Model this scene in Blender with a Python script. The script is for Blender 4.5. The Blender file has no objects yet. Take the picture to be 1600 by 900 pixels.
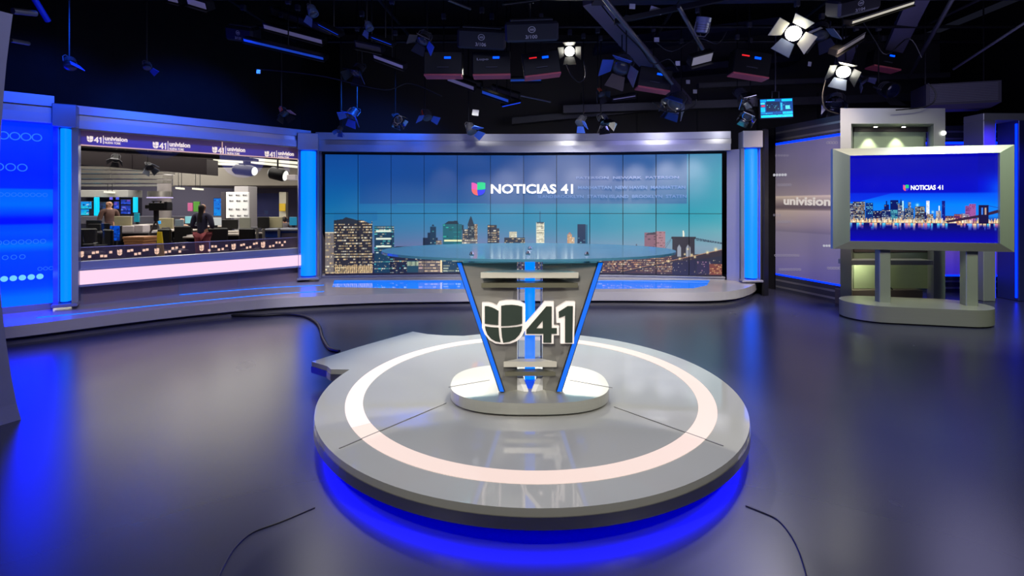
import bpy, math, random
import numpy as np
from mathutils import Vector, Matrix
R = math.radians
random.seed(7); rng = np.random.default_rng(7)
F, HY, EYE = 830.0, 320.0, 1.6
scene = bpy.context.scene
COL = scene.collection

# ------------------------------------------------------------------ helpers
def P(x, y, z):                       # photo pixel at a depth (metres along +Y)
    return Vector(((x-800)/F*z, z, EYE-(y-HY)/F*z))
def FL(x, y, h=0.0):                  # photo pixel on the horizontal plane of height h
    z = F*(EYE-h)/(y-HY)
    return Vector(((x-800)/F*z, z, h))
def on_plane(x, y, p0, n):
    d = Vector(((x-800)/F, 1, -(y-HY)/F)); o = Vector((0, 0, EYE))
    return o + d*((p0-o).dot(n)/d.dot(n))
def s2l(c):
    return tuple((v/12.92 if v <= .04045 else ((v+.055)/1.055)**2.4) for v in [k/255 for k in c])

MATS = {}
def mat(name, col=(128,)*3, rough=.5, metal=0, emit=None, es=0, noise=0, bump=0, scale=8, stretch=(1, 1, 1), coat=0, ior=1.5, alpha=1, trans=0, aniso=0):
    if name in MATS: return MATS[name]
    m = bpy.data.materials.new(name); m.use_nodes = True
    nt = m.node_tree; b = nt.nodes['Principled BSDF']
    c = s2l(col)
    b.inputs['Base Color'].default_value = (*c, 1)
    b.inputs['Roughness'].default_value = rough
    b.inputs['Metallic'].default_value = metal
    b.inputs['IOR'].default_value = ior
    b.inputs['Coat Weight'].default_value = coat
    b.inputs['Alpha'].default_value = alpha
    b.inputs['Transmission Weight'].default_value = trans
    b.inputs['Anisotropic'].default_value = aniso
    if emit is not None:
        b.inputs['Emission Color'].default_value = (*s2l(emit), 1)
        b.inputs['Emission Strength'].default_value = es
    tc = nt.nodes.new('ShaderNodeTexCoord'); mp = nt.nodes.new('ShaderNodeMapping')
    mp.inputs['Scale'].default_value = stretch
    nt.links.new(tc.outputs['Object'], mp.inputs['Vector'])
    nz = nt.nodes.new('ShaderNodeTexNoise'); nz.inputs['Scale'].default_value = scale; nz.inputs['Detail'].default_value = 4
    nt.links.new(mp.outputs['Vector'], nz.inputs['Vector'])
    if noise:
        mx = nt.nodes.new('ShaderNodeMixRGB'); mx.blend_type = 'MIX'
        lo = [v*(1-noise) for v in c]; hi = [min(1, v*(1+noise)) for v in c]
        mx.inputs[1].default_value = (*lo, 1); mx.inputs[2].default_value = (*hi, 1)
        nt.links.new(nz.outputs['Fac'], mx.inputs[0]); nt.links.new(mx.outputs[0], b.inputs['Base Color'])
    rr = nt.nodes.new('ShaderNodeMapRange'); rr.inputs['To Min'].default_value = max(0, rough-.05*(rough > .04)); rr.inputs['To Max'].default_value = min(1, rough+.05*(rough > .04))
    nt.links.new(nz.outputs['Fac'], rr.inputs['Value']); nt.links.new(rr.outputs[0], b.inputs['Roughness'])
    if bump:
        bp = nt.nodes.new('ShaderNodeBump'); bp.inputs['Strength'].default_value = bump; bp.inputs['Distance'].default_value = .01
        nt.links.new(nz.outputs['Fac'], bp.inputs['Height']); nt.links.new(bp.outputs[0], b.inputs['Normal'])
    MATS[name] = m
    return m

def screen_mat(name, es=1.0, rough=.25, spec=1.5):
    m = mat(name, (6, 7, 10), rough, ior=spec)
    nt = m.node_tree; b = nt.nodes['Principled BSDF']
    a = nt.nodes.new('ShaderNodeAttribute'); a.attribute_name = 'img'
    nt.links.new(a.outputs['Color'], b.inputs['Emission Color'])
    b.inputs['Emission Strength'].default_value = es
    return m

def glass_mat(name, col, gloss=.12, rough=.0, body=0.0, bodycol=(255,)*3):
    m = bpy.data.materials.new(name); m.use_nodes = True; nt = m.node_tree; nt.nodes.clear()
    out = nt.nodes.new('ShaderNodeOutputMaterial'); tr = nt.nodes.new('ShaderNodeBsdfTransparent'); gl = nt.nodes.new('ShaderNodeBsdfGlossy')
    tr.inputs[0].default_value = (*s2l(col), 1); gl.inputs['Roughness'].default_value = rough
    fr = nt.nodes.new('ShaderNodeFresnel'); fr.inputs[0].default_value = 1.45
    mu = nt.nodes.new('ShaderNodeMath'); mu.operation = 'MULTIPLY'; mu.inputs[1].default_value = gloss/.12
    nt.links.new(fr.outputs[0], mu.inputs[0])
    mx = nt.nodes.new('ShaderNodeMixShader'); nt.links.new(mu.outputs[0], mx.inputs[0])
    last = tr
    if body:
        df = nt.nodes.new('ShaderNodeBsdfDiffuse'); df.inputs[0].default_value = (*s2l(bodycol), 1)
        m2 = nt.nodes.new('ShaderNodeMixShader'); m2.inputs[0].default_value = body
        nt.links.new(tr.outputs[0], m2.inputs[1]); nt.links.new(df.outputs[0], m2.inputs[2]); last = m2
    nt.links.new(last.outputs[0], mx.inputs[1]); nt.links.new(gl.outputs[0], mx.inputs[2]); nt.links.new(mx.outputs[0], out.inputs[0])
    MATS[name] = m
    return m

class MB:
    def __init__(s, M=None): s.v = []; s.f = []; s.m = []; s.M = M or Matrix(); s.mi = 0
    def add(s, vs, fs):
        n = len(s.v); s.v += [tuple(s.M @ Vector(v)) for v in vs]
        s.f += [tuple(i+n for i in f) for f in fs]; s.m += [s.mi]*len(fs); return s
    def box(s, c, d, rz=0, bev=0):
        x, y, z = [k/2 for k in d]; b = min(bev, x*.9, y*.9, z*.9)
        Rm = Matrix.Rotation(rz, 3, 'Z'); c = Vector(c)
        if b <= 0:
            vs = [c+Rm@Vector((i*x, j*y, k*z)) for i in (-1, 1) for j in (-1, 1) for k in (-1, 1)]
            return s.add(vs, [(0, 1, 3, 2), (4, 6, 7, 5), (0, 4, 5, 1), (2, 3, 7, 6), (0, 2, 6, 4), (1, 5, 7, 3)])
        vs = []; idx = {}
        for i in (-1, 1):
            for j in (-1, 1):
                for k in (-1, 1):
                    for a in range(3):
                        w = [i*(x-b), j*(y-b), k*(z-b)]; w[a] = (i*x, j*y, k*z)[a]
                        idx[i, j, k, a] = len(vs); vs.append(c+Rm@Vector(w))
        fs = []
        for a in range(3):
            o = [q for q in range(3) if q != a]
            for sg in (-1, 1):
                q = []
                for p, r in ((-1, -1), (1, -1), (1, 1), (-1, 1)):
                    t = [0]*3; t[a] = sg; t[o[0]] = p; t[o[1]] = r; q.append(idx[(*t, a)])
                fs.append(tuple(q))
        for a in range(3):
            o = [q for q in range(3) if q != a]
            for p in (-1, 1):
                for r in (-1, 1):
                    t1 = [0]*3; t1[o[0]] = p; t1[o[1]] = r; t2 = list(t1); t1[a] = -1; t2[a] = 1
                    fs.append((idx[(*t1, o[0])], idx[(*t2, o[0])], idx[(*t2, o[1])], idx[(*t1, o[1])]))
        for i in (-1, 1):
            for j in (-1, 1):
                for k in (-1, 1): fs.append((idx[i, j, k, 0], idx[i, j, k, 1], idx[i, j, k, 2]))
        return s.add(vs, fs)
    def prism(s, pts, z0, z1):       # plan polygon -> vertical extrusion
        n = len(pts)
        vs = [(p[0], p[1], z0) for p in pts]+[(p[0], p[1], z1) for p in pts]
        return s.add(vs, [tuple(range(n))[::-1], tuple(range(n, 2*n))]+[(i, (i+1) % n, n+(i+1) % n, n+i) for i in range(n)])
    def hull(s, a, b):               # two loops of equal length joined, capped
        n = len(a)
        return s.add(list(a)+list(b), [tuple(range(n))[::-1], tuple(range(n, 2*n))]+[(i, (i+1) % n, n+(i+1) % n, n+i) for i in range(n)])
    def slab(s, q, t):               # quad corners given thickness vector t
        return s.hull(q, [Vector(p)+Vector(t) for p in q])
    def wall(s, pts, z0, z1, th):    # polyline plan wall with thickness th (to its left side), z0,z1 may be lists
        n = len(pts); nr = []
        for i in range(n):
            a = Vector(pts[max(0, i-1)][:2]); b = Vector(pts[min(n-1, i+1)][:2]); d = (b-a).normalized(); nr.append(Vector((-d.y, d.x)))
        z0 = z0 if isinstance(z0, (list, tuple)) else [z0]*n; z1 = z1 if isinstance(z1, (list, tuple)) else [z1]*n
        vs = []
        for i, p in enumerate(pts):
            q = Vector(p[:2])+nr[i]*th
            vs += [(p[0], p[1], z0[i]), (p[0], p[1], z1[i]), (q.x, q.y, z1[i]), (q.x, q.y, z0[i])]
        fs = [(0, 1, 2, 3), tuple(4*(n-1)+k for k in (3, 2, 1, 0))]
        for i in range(n-1):
            for k in range(4): fs.append((4*i+k, 4*i+4+k, 4*i+4+(k+1) % 4, 4*i+(k+1) % 4))
        return s.add(vs, fs)
    def tube(s, path, r, n=8, closed=False):
        path = [Vector(p) for p in path]; m = len(path); vs = []
        up = None
        for i, p in enumerate(path):
            d = (path[min(i+1, m-1)]-path[max(i-1, 0)]).normalized()
            if up is None: up = Vector((0, 0, 1)) if abs(d.z) < .9 else Vector((1, 0, 0))
            a = d.cross(up).normalized(); b = a.cross(d).normalized(); up = b
            rr = r[i] if isinstance(r, (list, tuple)) else r
            vs += [p+(a*math.cos(t)+b*math.sin(t))*rr for t in [2*math.pi*k/n for k in range(n)]]
        fs = [(i*n+k, i*n+(k+1) % n, (i+1)*n+(k+1) % n, (i+1)*n+k) for i in range(m-1) for k in range(n)]
        fs += [tuple(range(n))[::-1], tuple((m-1)*n+k for k in range(n))]
        return s.add(vs, fs)
    def lathe(s, prof, n=24, axis=None):   # profile [(r,z)], closed at the ends
        vs = []; m = len(prof)
        for r, z in prof: vs += [(r*math.cos(2*math.pi*k/n), r*math.sin(2*math.pi*k/n), z) for k in range(n)]
        fs = [(i*n+k, i*n+(k+1) % n, (i+1)*n+(k+1) % n, (i+1)*n+k) for i in range(m-1) for k in range(n)]
        fs += [tuple(range(n))[::-1], tuple((m-1)*n+k for k in range(n))]
        return s.add(vs, fs)
    def build(s, name, mats, parent=None, smooth=False):
        me = bpy.data.meshes.new(name); me.from_pydata(s.v, [], s.f)
        for m in (mats if isinstance(mats, (list, tuple)) else [mats]): me.materials.append(m)
        me.polygons.foreach_set('material_index', s.m)
        import bmesh
        bm = bmesh.new(); bm.from_mesh(me); bmesh.ops.recalc_face_normals(bm, faces=bm.faces); bm.to_mesh(me); bm.free()
        o = bpy.data.objects.new(name, me); COL.objects.link(o)
        if smooth:
            me.polygons.foreach_set('use_smooth', [True]*len(me.polygons))
            try: me.set_sharp_from_angle(angle=R(40))
            except Exception: pass
        if parent is not None:
            o.parent = parent; o.matrix_parent_inverse = parent.matrix_basis.inverted()
        return o

def tag(o, label, cat, group=None, kind=None):
    o['label'] = label; o['category'] = cat
    if group: o['group'] = group
    if kind: o['kind'] = kind
    return o
def thing(name, loc, label, cat, group=None):
    o = bpy.data.objects.new(name, None); COL.objects.link(o); o.location = Vector(loc); o.empty_display_size = .05
    bpy.context.view_layer.update()
    return tag(o, label, cat, group)
def struct(o): o['kind'] = 'structure'; return o
def kid(o, parent):
    o.parent = parent; o.matrix_parent_inverse = parent.matrix_basis.inverted(); return o

def from_curve(cu):
    ob = bpy.data.objects.new('tmp', cu); COL.objects.link(ob)
    dg = bpy.context.evaluated_depsgraph_get(); me = bpy.data.meshes.new_from_object(ob.evaluated_get(dg))
    bpy.data.objects.remove(ob); bpy.data.curves.remove(cu)
    return me
def text_raw(s, bold=0.0, ext=0.0):
    cu = bpy.data.curves.new('t', 'FONT'); cu.body = s; cu.size = 1; cu.offset = bold; cu.extrude = ext; cu.resolution_u = 3
    return from_curve(cu)
def place(me, name, P0, U, V, mats, parent=None, ext=.004, box=None, keep=False):
    """map the mesh's own xy bounds on P0 + u*U + v*V; its z extrusion goes along the normal"""
    n = len(me.vertices); co = np.empty(n*3, np.float32); me.vertices.foreach_get('co', co); co = co.reshape(-1, 3)
    lo = co.min(0); hi = co.max(0)
    if box: lo[:2] = box[:2]; hi[:2] = box[2:]
    u = (co[:, 0]-lo[0])/(hi[0]-lo[0]); v = (co[:, 1]-lo[1])/(hi[1]-lo[1])
    N = Vector(U).cross(Vector(V)).normalized()
    w = np.where(co[:, 2] > 1e-6, 1.0, 0.0)*ext
    out = np.array(P0)[None]+u[:, None]*np.array(U)[None]+v[:, None]*np.array(V)[None]+w[:, None]*np.array(N)[None]
    me.vertices.foreach_set('co', out.astype(np.float32).ravel()); me.update()
    me.materials.clear(); me.materials.append(mats)
    o = bpy.data.objects.new(name, me); COL.objects.link(o)
    if parent is not None: kid(o, parent)
    return o
def text_on(s, name, P0, U, V, m, parent=None, bold=.02, ext=.004):
    return place(text_raw(s, bold, .01), name, P0, U, V, m, parent, ext)
def text_px(s, name, x0, x1, yb, yt, p0, n, m, parent=None, bold=.02, off=.01, ext=.003):
    """lettering laid on the plane (p0, n) between two photo columns; yb/yt = (left,right) rows"""
    a = on_plane(x0, yb[0], p0, n); b = on_plane(x1, yb[1], p0, n); t = on_plane(x0, yt[0], p0, n)
    return text_on(s, name, a+n*off, b-a, Vector((0, 0, (t-a).z)), m, parent, bold, ext)
def loops_mesh(loops, ext=.01):
    cu = bpy.data.curves.new('c', 'CURVE'); cu.dimensions = '2D'; cu.fill_mode = 'BOTH'; cu.extrude = ext
    for lp in loops:
        sp = cu.splines.new('POLY'); sp.points.add(len(lp)-1)
        for i, p in enumerate(lp): sp.points[i].co = (p[0], p[1], 0, 1)
        sp.use_cyclic_u = True
    return from_curve(cu)
def offset(lp, d):
    n = len(lp); A = sum(lp[i][0]*lp[(i+1) % n][1]-lp[(i+1) % n][0]*lp[i][1] for i in range(n)); sg = 1 if A > 0 else -1
    out = []
    for i in range(n):
        a, b, c = Vector(lp[i-1]), Vector(lp[i]), Vector(lp[(i+1) % n])
        d1 = (b-a).normalized(); d2 = (c-b).normalized(); n1 = Vector((d1.y, -d1.x))*sg; n2 = Vector((d2.y, -d2.x))*sg
        m = n1+n2; m = m/max(.35, m.dot(n1)) if m.length > 1e-6 else n1
        if m.length > 1.6: m = m.normalized()*1.6
        out.append((b.x+m.x*d, b.y+m.y*d))
    return out
def smooth_line(pts, k=6):
    pts = [Vector(p) for p in pts]; out = []
    for i in range(len(pts)-1):
        p0, p1, p2, p3 = pts[max(0, i-1)], pts[i], pts[i+1], pts[min(len(pts)-1, i+2)]
        for j in range(k):
            t = j/k
            out.append(.5*((2*p1)+(p2-p0)*t+(2*p0-5*p1+4*p2-p3)*t*t+(3*p1-p0-3*p2+p3)*t**3))
    out.append(pts[-1]); return out

def image_grid(img, name, corner, parent, m, sub=None):
    """img: (H,W,3) linear, row 0 at the top; corner(u,v)->Vector, u right 0..1, v up 0..1. One mesh with a colour per vertex (a picture on a display)."""
    H, W = img.shape[:2]
    u = np.linspace(0, 1, W); v = np.linspace(1, 0, H)
    a, b, c, d = [np.array(corner(*q)) for q in ((0, 0), (1, 0), (0, 1), (1, 1))]
    U, V = np.meshgrid(u, v)
    co = ((1-U)*(1-V))[..., None]*a+(U*(1-V))[..., None]*b+((1-U)*V)[..., None]*c+(U*V)[..., None]*d
    idx = np.arange(H*W).reshape(H, W)
    q = np.stack([idx[1:, :-1], idx[1:, 1:], idx[:-1, 1:], idx[:-1, :-1]], -1).reshape(-1, 4)
    me = bpy.data.meshes.new(name); me.vertices.add(H*W); me.vertices.foreach_set('co', co.astype(np.float32).ravel())
    me.loops.add(q.size); me.loops.foreach_set('vertex_index', q.ravel().astype(np.int32))
    me.polygons.add(len(q)); me.polygons.foreach_set('loop_start', np.arange(0, q.size, 4, dtype=np.int32))
    me.update(calc_edges=True)
    at = me.color_attributes.new('img', 'FLOAT_COLOR', 'POINT')
    at.data.foreach_set('color', np.concatenate([img, np.ones((H, W, 1))], -1).astype(np.float32).ravel())
    me.materials.append(m)
    o = bpy.data.objects.new(name, me); COL.objects.link(o)
    if parent is not None: kid(o, parent)
    return o
class Paint:
    """a little raster painter in photo-pixel units (sRGB 0..255)"""
    def __init__(s, x0, y0, x1, y1, k):
        s.x0, s.y0, s.k = x0, y0, k; s.W = int((x1-x0)*k); s.H = int((y1-y0)*k); s.a = np.zeros((s.H, s.W, 3))
        s.X = (np.arange(s.W)+.5)/k+x0; s.Y = (np.arange(s.H)+.5)/k+y0
    def sl(s, x0, y0, x1, y1):
        f = lambda v, o, m: int(min(max(round((v-o)*s.k), 0), m))
        return slice(f(y0, s.y0, s.H), f(y1, s.y0, s.H)), slice(f(x0, s.x0, s.W), f(x1, s.x0, s.W))
    def rect(s, x0, y0, x1, y1, c, al=1):
        q = s.sl(x0, y0, x1, y1); s.a[q] = s.a[q]*(1-al)+np.array(c)*al
    def vgrad(s, x0, y0, x1, y1, stops):
        q = s.sl(x0, y0, x1, y1); ys = s.Y[q[0]]
        c = np.stack([np.interp(ys, [t[0] for t in stops], [t[1][i] for t in stops]) for i in range(3)], -1)
        s.a[q] = c[:, None]
    def poly(s, pts, c, al=1):
        ys = [p[1] for p in pts]
        q = s.sl(min(p[0] for p in pts), min(ys), max(p[0] for p in pts), max(ys)+1/s.k)
        XX, YY = np.meshgrid(s.X[q[1]], s.Y[q[0]]); ins = np.zeros(XX.shape, bool); n = len(pts)
        for i in range(n):
            (xa, ya), (xb, yb) = pts[i], pts[(i+1) % n]
            if ya == yb: continue
            ins ^= ((ya > YY) != (yb > YY)) & (XX < (xb-xa)*(YY-ya)/(yb-ya)+xa)
        s.a[q][ins] = s.a[q][ins]*(1-al)+np.array(c)*al
    def line(s, x0, y0, x1, y1, w, c, al=1):
        d = math.hypot(x1-x0, y1-y0); nx, ny = -(y1-y0)/d*w/2, (x1-x0)/d*w/2
        s.poly([(x0+nx, y0+ny), (x1+nx, y1+ny), (x1-nx, y1-ny), (x0-nx, y0-ny)], c, al)
    def glow(s, x, y, r, c, al=1):
        q = s.sl(x-3*r, y-3*r, x+3*r, y+3*r); XX, YY = np.meshgrid(s.X[q[1]], s.Y[q[0]])
        g = (al*np.exp(-((XX-x)**2+(YY-y)**2)/(r*r)))[..., None]; s.a[q] = s.a[q]*(1-g)+np.array(c)*g
    def tower(s, x0, x1, yt, yb, base, lit, dens=.4, rh=4.0, cw=2.0, band=0.0, rest=None):
        """building front: storeys of lit windows; band = share of storeys lit all along"""
        s.rect(x0, yt, x1, yb, base); y = yt+1.2
        while y < yb-rh*.4:
            full = random.random() < band; x = x0+.6
            while x < x1-.8:
                w = cw*random.uniform(.6, 1.8)
                if full or random.random() < dens:
                    c = random.choice(lit); g = random.uniform(.55, 1)
                    s.rect(x, y, min(x+w*.85, x1-.3), y+rh*.45, [v*g for v in c], .95)
                x += w
            y += rh
    def linear(s):
        c = np.clip(s.a/255, 0, 1); return np.where(c <= .04045, c/12.92, ((c+.055)/1.055)**2.4)

# shapes of the channel mark (coordinates of a 340 x 340 field, y up)
def _f(p): return [((x-265)/340, (390-y)/340) for x, y in p]
SHIELD = [_f(q) for q in (
    [(287, 92), (312, 93), (340, 101), (370, 115), (395, 131), (393, 240), (340, 235), (287, 228)],
    [(415, 90), (450, 84), (500, 82), (545, 87), (580, 96), (580, 228), (540, 238), (480, 245), (415, 248)],
    [(289, 250), (340, 257), (395, 261), (400, 320), (411, 375), (370, 366), (335, 346), (307, 312), (293, 275)],
    [(415, 262), (480, 260), (540, 254), (580, 247), (574, 285), (556, 318), (525, 350), (480, 370), (431, 378), (420, 330)])]
SHIELD_OUT = _f([(265, 68), (312, 68), (345, 75), (380, 92), (400, 60), (450, 52), (500, 50), (560, 58), (604, 80), (604, 240), (600, 285), (578, 328), (540, 366), (490, 386), (430, 392), (370, 386), (320, 358), (285, 312), (265, 262)])
FOUR = _f([(768, 95), (810, 95), (810, 264), (850, 264), (850, 308), (808, 308), (808, 378), (745, 378), (745, 308), (612, 308), (612, 277)])
FOUR_HOLE = _f([(740, 205), (740, 266), (690, 266)])
ONE = _f([(935, 92), (976, 92), (972, 378), (915, 378), (915, 167), (867, 184), (865, 137)])
def mark(P0, w, V, U, m, name, parent, ext=.004):
    """small one-colour shield + 41, w = width vector of the whole mark"""
    me = loops_mesh(SHIELD+[FOUR, FOUR_HOLE, ONE], .01)
    return place(me, name, P0, w, V, m, parent, ext, box=(0, 0, 2.1, 1))

# ------------------------------------------------------------------ materials
brushed = mat('brushed_aluminium', (186, 186, 176), .32, .55, noise=.08, scale=3, stretch=(1, 1, 60))
brushed_h = mat('brushed_metal_panel', (150, 148, 142), .4, .5, noise=.06, scale=3, stretch=(1, 1, 50))
silver = mat('silver_laminate', (176, 176, 190), .32, .5, noise=.03, scale=5)
fascia_m = mat('silver_fascia', (168, 170, 186), .38, .55, noise=.03, scale=4)
mirror_strip = mat('polished_metal_band', (176, 176, 182), .3, .9, noise=.03)
white_gloss = mat('white_gloss_laminate', (172, 172, 164), .045, 0, noise=.02, scale=3, ior=1.55)
riser_m = mat('grey_gloss_laminate', (178, 174, 178), .22, 0, noise=.03, scale=3)
plinth_m = mat('dark_plinth', (70, 68, 72), .4, .2, noise=.1)
black_m = mat('black_powder_coat', (16, 16, 18), .45, .1, noise=.1)
dark_m = mat('dark_steel', (38, 38, 44), .45, .4, noise=.15)
grey_m = mat('grey_painted_steel', (86, 86, 94), .45, .3, noise=.12)
pipe_m = mat('galvanised_pipe', (104, 104, 110), .4, .7, noise=.15)
chrome = mat('chrome', (210, 210, 210), .12, 1, noise=.02)
flap_m = mat('grey_flap_metal', (120, 128, 150), .42, .3, noise=.1)
flap_w = mat('bright_flap_metal', (205, 200, 180), .4, .3, noise=.1)
orange_m = mat('orange_paint', (215, 80, 50), .5, noise=.08, emit=(215, 80, 50), es=.0)
pink_m = mat('salmon_edge_paint', (230, 110, 115), .5, noise=.08)
paper_m = mat('paper_label', (215, 215, 215), .7, noise=.05)
cable_m = mat('black_rubber_cable', (20, 20, 24), .5, noise=.1)
dark_face = mat('dark_green_grey_face', (62, 74, 66), .35, .3, noise=.06)
white_edge = mat('backlit_white_edge', (245, 238, 232), .4, emit=(255, 240, 228), es=.3, noise=.02)
ivory = mat('ivory_fin', (214, 210, 196), .35, .3, noise=.03)
fin_dark = mat('olive_grey_fin', (120, 118, 100), .35, .5, noise=.04)
def lamp(name, c, s, lin=None):
    m = mat(name, tuple(v*.35 for v in c), .5, emit=c, es=s)
    if lin: m.node_tree.nodes['Principled BSDF'].inputs['Emission Color'].default_value = (*[v/max(lin) for v in lin], 1); m.node_tree.nodes['Principled BSDF'].inputs['Emission Strength'].default_value = max(lin)
    return m
led_blue = lamp('blue_led_strip', (0, 120, 255), 1.6, (0, .26, 1.6))
led_deep = lamp('deep_blue_led', (0, 10, 255), 16, (0, .0, 20))
led_cyan = lamp('cyan_led_core', (0, 190, 255), 1.3)
led_pink = lamp('pink_white_light_box', (255, 214, 236), 1.0)
ring_w = lamp('white_light_ring', (255, 240, 236), .92)
bulb = lamp('lit_lens', (255, 252, 232), 30)
led_ind = lamp('blue_display_window', (0, 70, 255), 2.2)
led_red = lamp('red_indicator', (255, 40, 50), 1.2)
white_txt = lamp('white_screen_lettering', (255, 255, 255), 1.1)

# ------------------------------------------------------------------ camera
cam = bpy.data.cameras.new('camera'); co = bpy.data.objects.new('camera', cam); COL.objects.link(co)
co.location = (0, 0, EYE); co.rotation_euler = (R(90), 0, 0)
cam.sensor_width = 36; cam.lens = 36*F/1600; cam.shift_y = -(450-HY)/1600; cam.clip_end = 100; cam.clip_start = .05
scene.camera = co

# ================================================================== SETTING
floor_m = mat('dark_blue_vinyl_floor', (55, 56, 78), .27, 0, noise=.04, scale=1.6, ior=1.65)
nf_m = mat('newsroom_carpet', (112, 104, 108), .8, noise=.15, scale=20)
blackwall = mat('black_studio_wall', (4, 4, 5), .9, noise=.1)
greywall = mat('grey_concrete_wall', (78, 76, 78), .8, noise=.12, scale=1.5)
ceil_m = mat('black_ceiling', (8, 8, 12), .9, noise=.2)
joint_m = mat('dark_joint', (46, 46, 50), .5)
# floor of the studio with its gloss; newsroom floor beyond the window
_n = floor_m.node_tree
for _q in _n.nodes:
    if _q.type == 'MAP_RANGE': _q.inputs['To Min'].default_value = .262; _q.inputs['To Max'].default_value = .278
    if _q.type == 'TEX_NOISE': _q.inputs['Detail'].default_value = 1
struct(MB().box((.5, 4.2, -.05), (18, 17, .1)).build('floor', floor_m))
struct(MB().prism([(-26, 9.5), (-7.2, 9.5), (-4.4, 12.75), (-4.4, 28), (-26, 28)], -.04, .006).build('floor_newsroom', nf_m))
struct(MB().box((.5, 4.2, 5.6), (18, 17, .1)).build('ceiling', ceil_m))
b = MB(); b.box((3.0, 12.4, 2.8), (14, .12, 5.6))
b.mi = 1
for x in (1.6, 2.9, 4.3, 5.7, 7.1): b.box((x, 12.33, 3.2), (.03, .03, 2.0))
struct(b.build('wall_back', [greywall, joint_m]))
struct(MB().box((10.0, 4.8, 2.8), (.12, 15.4, 5.6)).build('wall_right', blackwall))
struct(MB().box((.5, -3.0, 2.8), (19, .12, 5.6)).build('wall_front', blackwall))
struct(MB().wall([(-8.2, -3), (-8.2, 6.0), (-6.35, 7.4), (-4.02, 10.1), (-4.02, 12.4)], [0, 0, 2.62, 2.62, 0], 5.6, .1).build('wall_left', blackwall))

# stage riser along the set, with its recessed plinth
rf = [(-7.2, 5.0), (-6.5, 5.5), (-5.7, 6.04), (-4.8, 6.92), (-4.1, 7.45), (-3.37, 7.86), (-1.99, 8.22), (0, 8.35), (1.6, 8.4), (2.9, 8.36), (3.5, 8.5), (4.0, 8.95), (4.5, 9.7), (4.76, 10.35)]
rfs = smooth_line([(p[0], p[1], 0) for p in rf], 5)
back = [(4.85, 10.6), (-4.0, 10.6), (-6.4, 7.9), (-7.8, 6.2)]
def inset(pts, d):
    out = []
    for i, p in enumerate(pts):
        a = pts[max(0, i-1)]; c = pts[min(len(pts)-1, i+1)]; t = (c-a).normalized(); out.append(p+Vector((-t.y, t.x, 0))*d)
    return out
riser = thing('stage_riser', (0, 9.4, 0), 'long low grey glossy stage step curving below the video wall and window', 'stage')
MB().prism([(p.x, p.y) for p in rfs]+back, .085, .22).build('deck', riser_m, riser)
r2 = inset(rfs, .05); r3 = inset(rfs, .09)
b = MB(); b.prism([(p.x, p.y) for p in r3]+back, 0.0, .085)
b.mi = 1; b.prism([(p.x, p.y) for p in r2]+back, .0, .045)
b.build('plinth', [plinth_m, mat('satin_plinth_band', (120, 118, 122), .3, .5)], riser)
# reflective inlay in front of the video wall; blue of the reflection put in as emission
inlay_m = mat('blue_emission_inlay', (4, 8, 30), .05, 0, emit=(0, 118, 250), es=.95, ior=2.6)
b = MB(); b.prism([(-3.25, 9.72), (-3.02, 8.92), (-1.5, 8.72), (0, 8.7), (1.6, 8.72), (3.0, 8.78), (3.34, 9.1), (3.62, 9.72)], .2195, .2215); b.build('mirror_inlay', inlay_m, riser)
# two thin blue light lines let into the step at the left
def fline(pts, w, h):
    L = [FL(x, y, h) for x, y in pts]; L = smooth_line(L, 4); b = MB(); q = [(p+Vector((0, w, 0))) for p in L[::-1]]
    b.prism([(p.x, p.y) for p in L+q], h-.002, h+.004); return b
fline([(56, 497), (120, 491), (220, 480), (340, 468), (440, 459), (505, 456)], .05, .22).build('light_line', led_blue, riser)
fline([(280, 461), (340, 456), (420, 450), (505, 446)], .05, .22).build('light_line', led_blue, riser)

# ---------------- fascia running over the whole set
Lw = [(-7.9, 5.3), (-6.95, 6.2), (-6.46, 6.72), (-6.1, 7.06)]          # curved LED wall plan
A, B = Vector((-5.95, 7.3, 0)), Vector((-3.72, 9.78, 0))                # window wall
Vw = [(-3.6, 9.9), (-1.8, 10.08), (0.15, 10.13), (2.1, 10.02), (3.95, 9.75)]   # video wall plan
def fascia(name, pts, z0, z1, th=.2):
    b = MB(); h = z1-z0
    b.wall(pts, z0, z0+h*.36, th); b.wall(pts, z0+h*.62, z1, th)
    pin = [(p[0]*1.004, p[1]+.02) for p in pts]
    b.mi = 1; b.wall(pin, z0+h*.36, z0+h*.62, th*.8)
    return struct(b.build(name, [fascia_m, mirror_strip]))
fascia('trim_1', [(p[0]+.12, p[1]-.12) for p in Lw], 2.66, [3.02][0])
fascia('trim_2', [(-5.87, 7.15), (-3.64, 9.62)], 2.63, 2.94)
fascia('trim_3', [(p[0], p[1]-.16) for p in smooth_line([(a, b_, 0) for a, b_ in Vw], 4)], 2.585, 2.93)
# ================================================================== LEFT LED WALL
n3 = lambda a, b: Vector((-(b-a).y, (b-a).x, 0)).normalized()
led = thing('curved_display_wall', (-6.6, 6.5, .22), 'tall curved glowing blue screen with dot rows at the left end of the set', 'screen')
pt = Paint(0, 0, 100, 200, 1)
pt.vgrad(0, 0, 100, 200, [(0, (0, 40, 225)), (8, (0, 45, 255)), (55, (0, 30, 235)), (72, (0, 35, 225)), (73, (0, 85, 255)), (90, (0, 95, 255)), (100, (0, 55, 235)), (105, (0, 15, 130)), (110, (0, 12, 120)), (112, (0, 60, 235)), (120, (0, 70, 240)), (128, (0, 60, 235)), (134, (0, 100, 250)), (142, (0, 60, 235)), (170, (0, 50, 240)), (180, (0, 60, 245)), (190, (0, 95, 255)), (200, (0, 100, 255))])
ledimg = screen_mat('blue_led_screen', 1.25, .3)
LS = smooth_line([(p[0], p[1], 0) for p in Lw], 5); lin = pt.linear(); lin[..., 2] *= 8
segs = [0]
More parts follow.
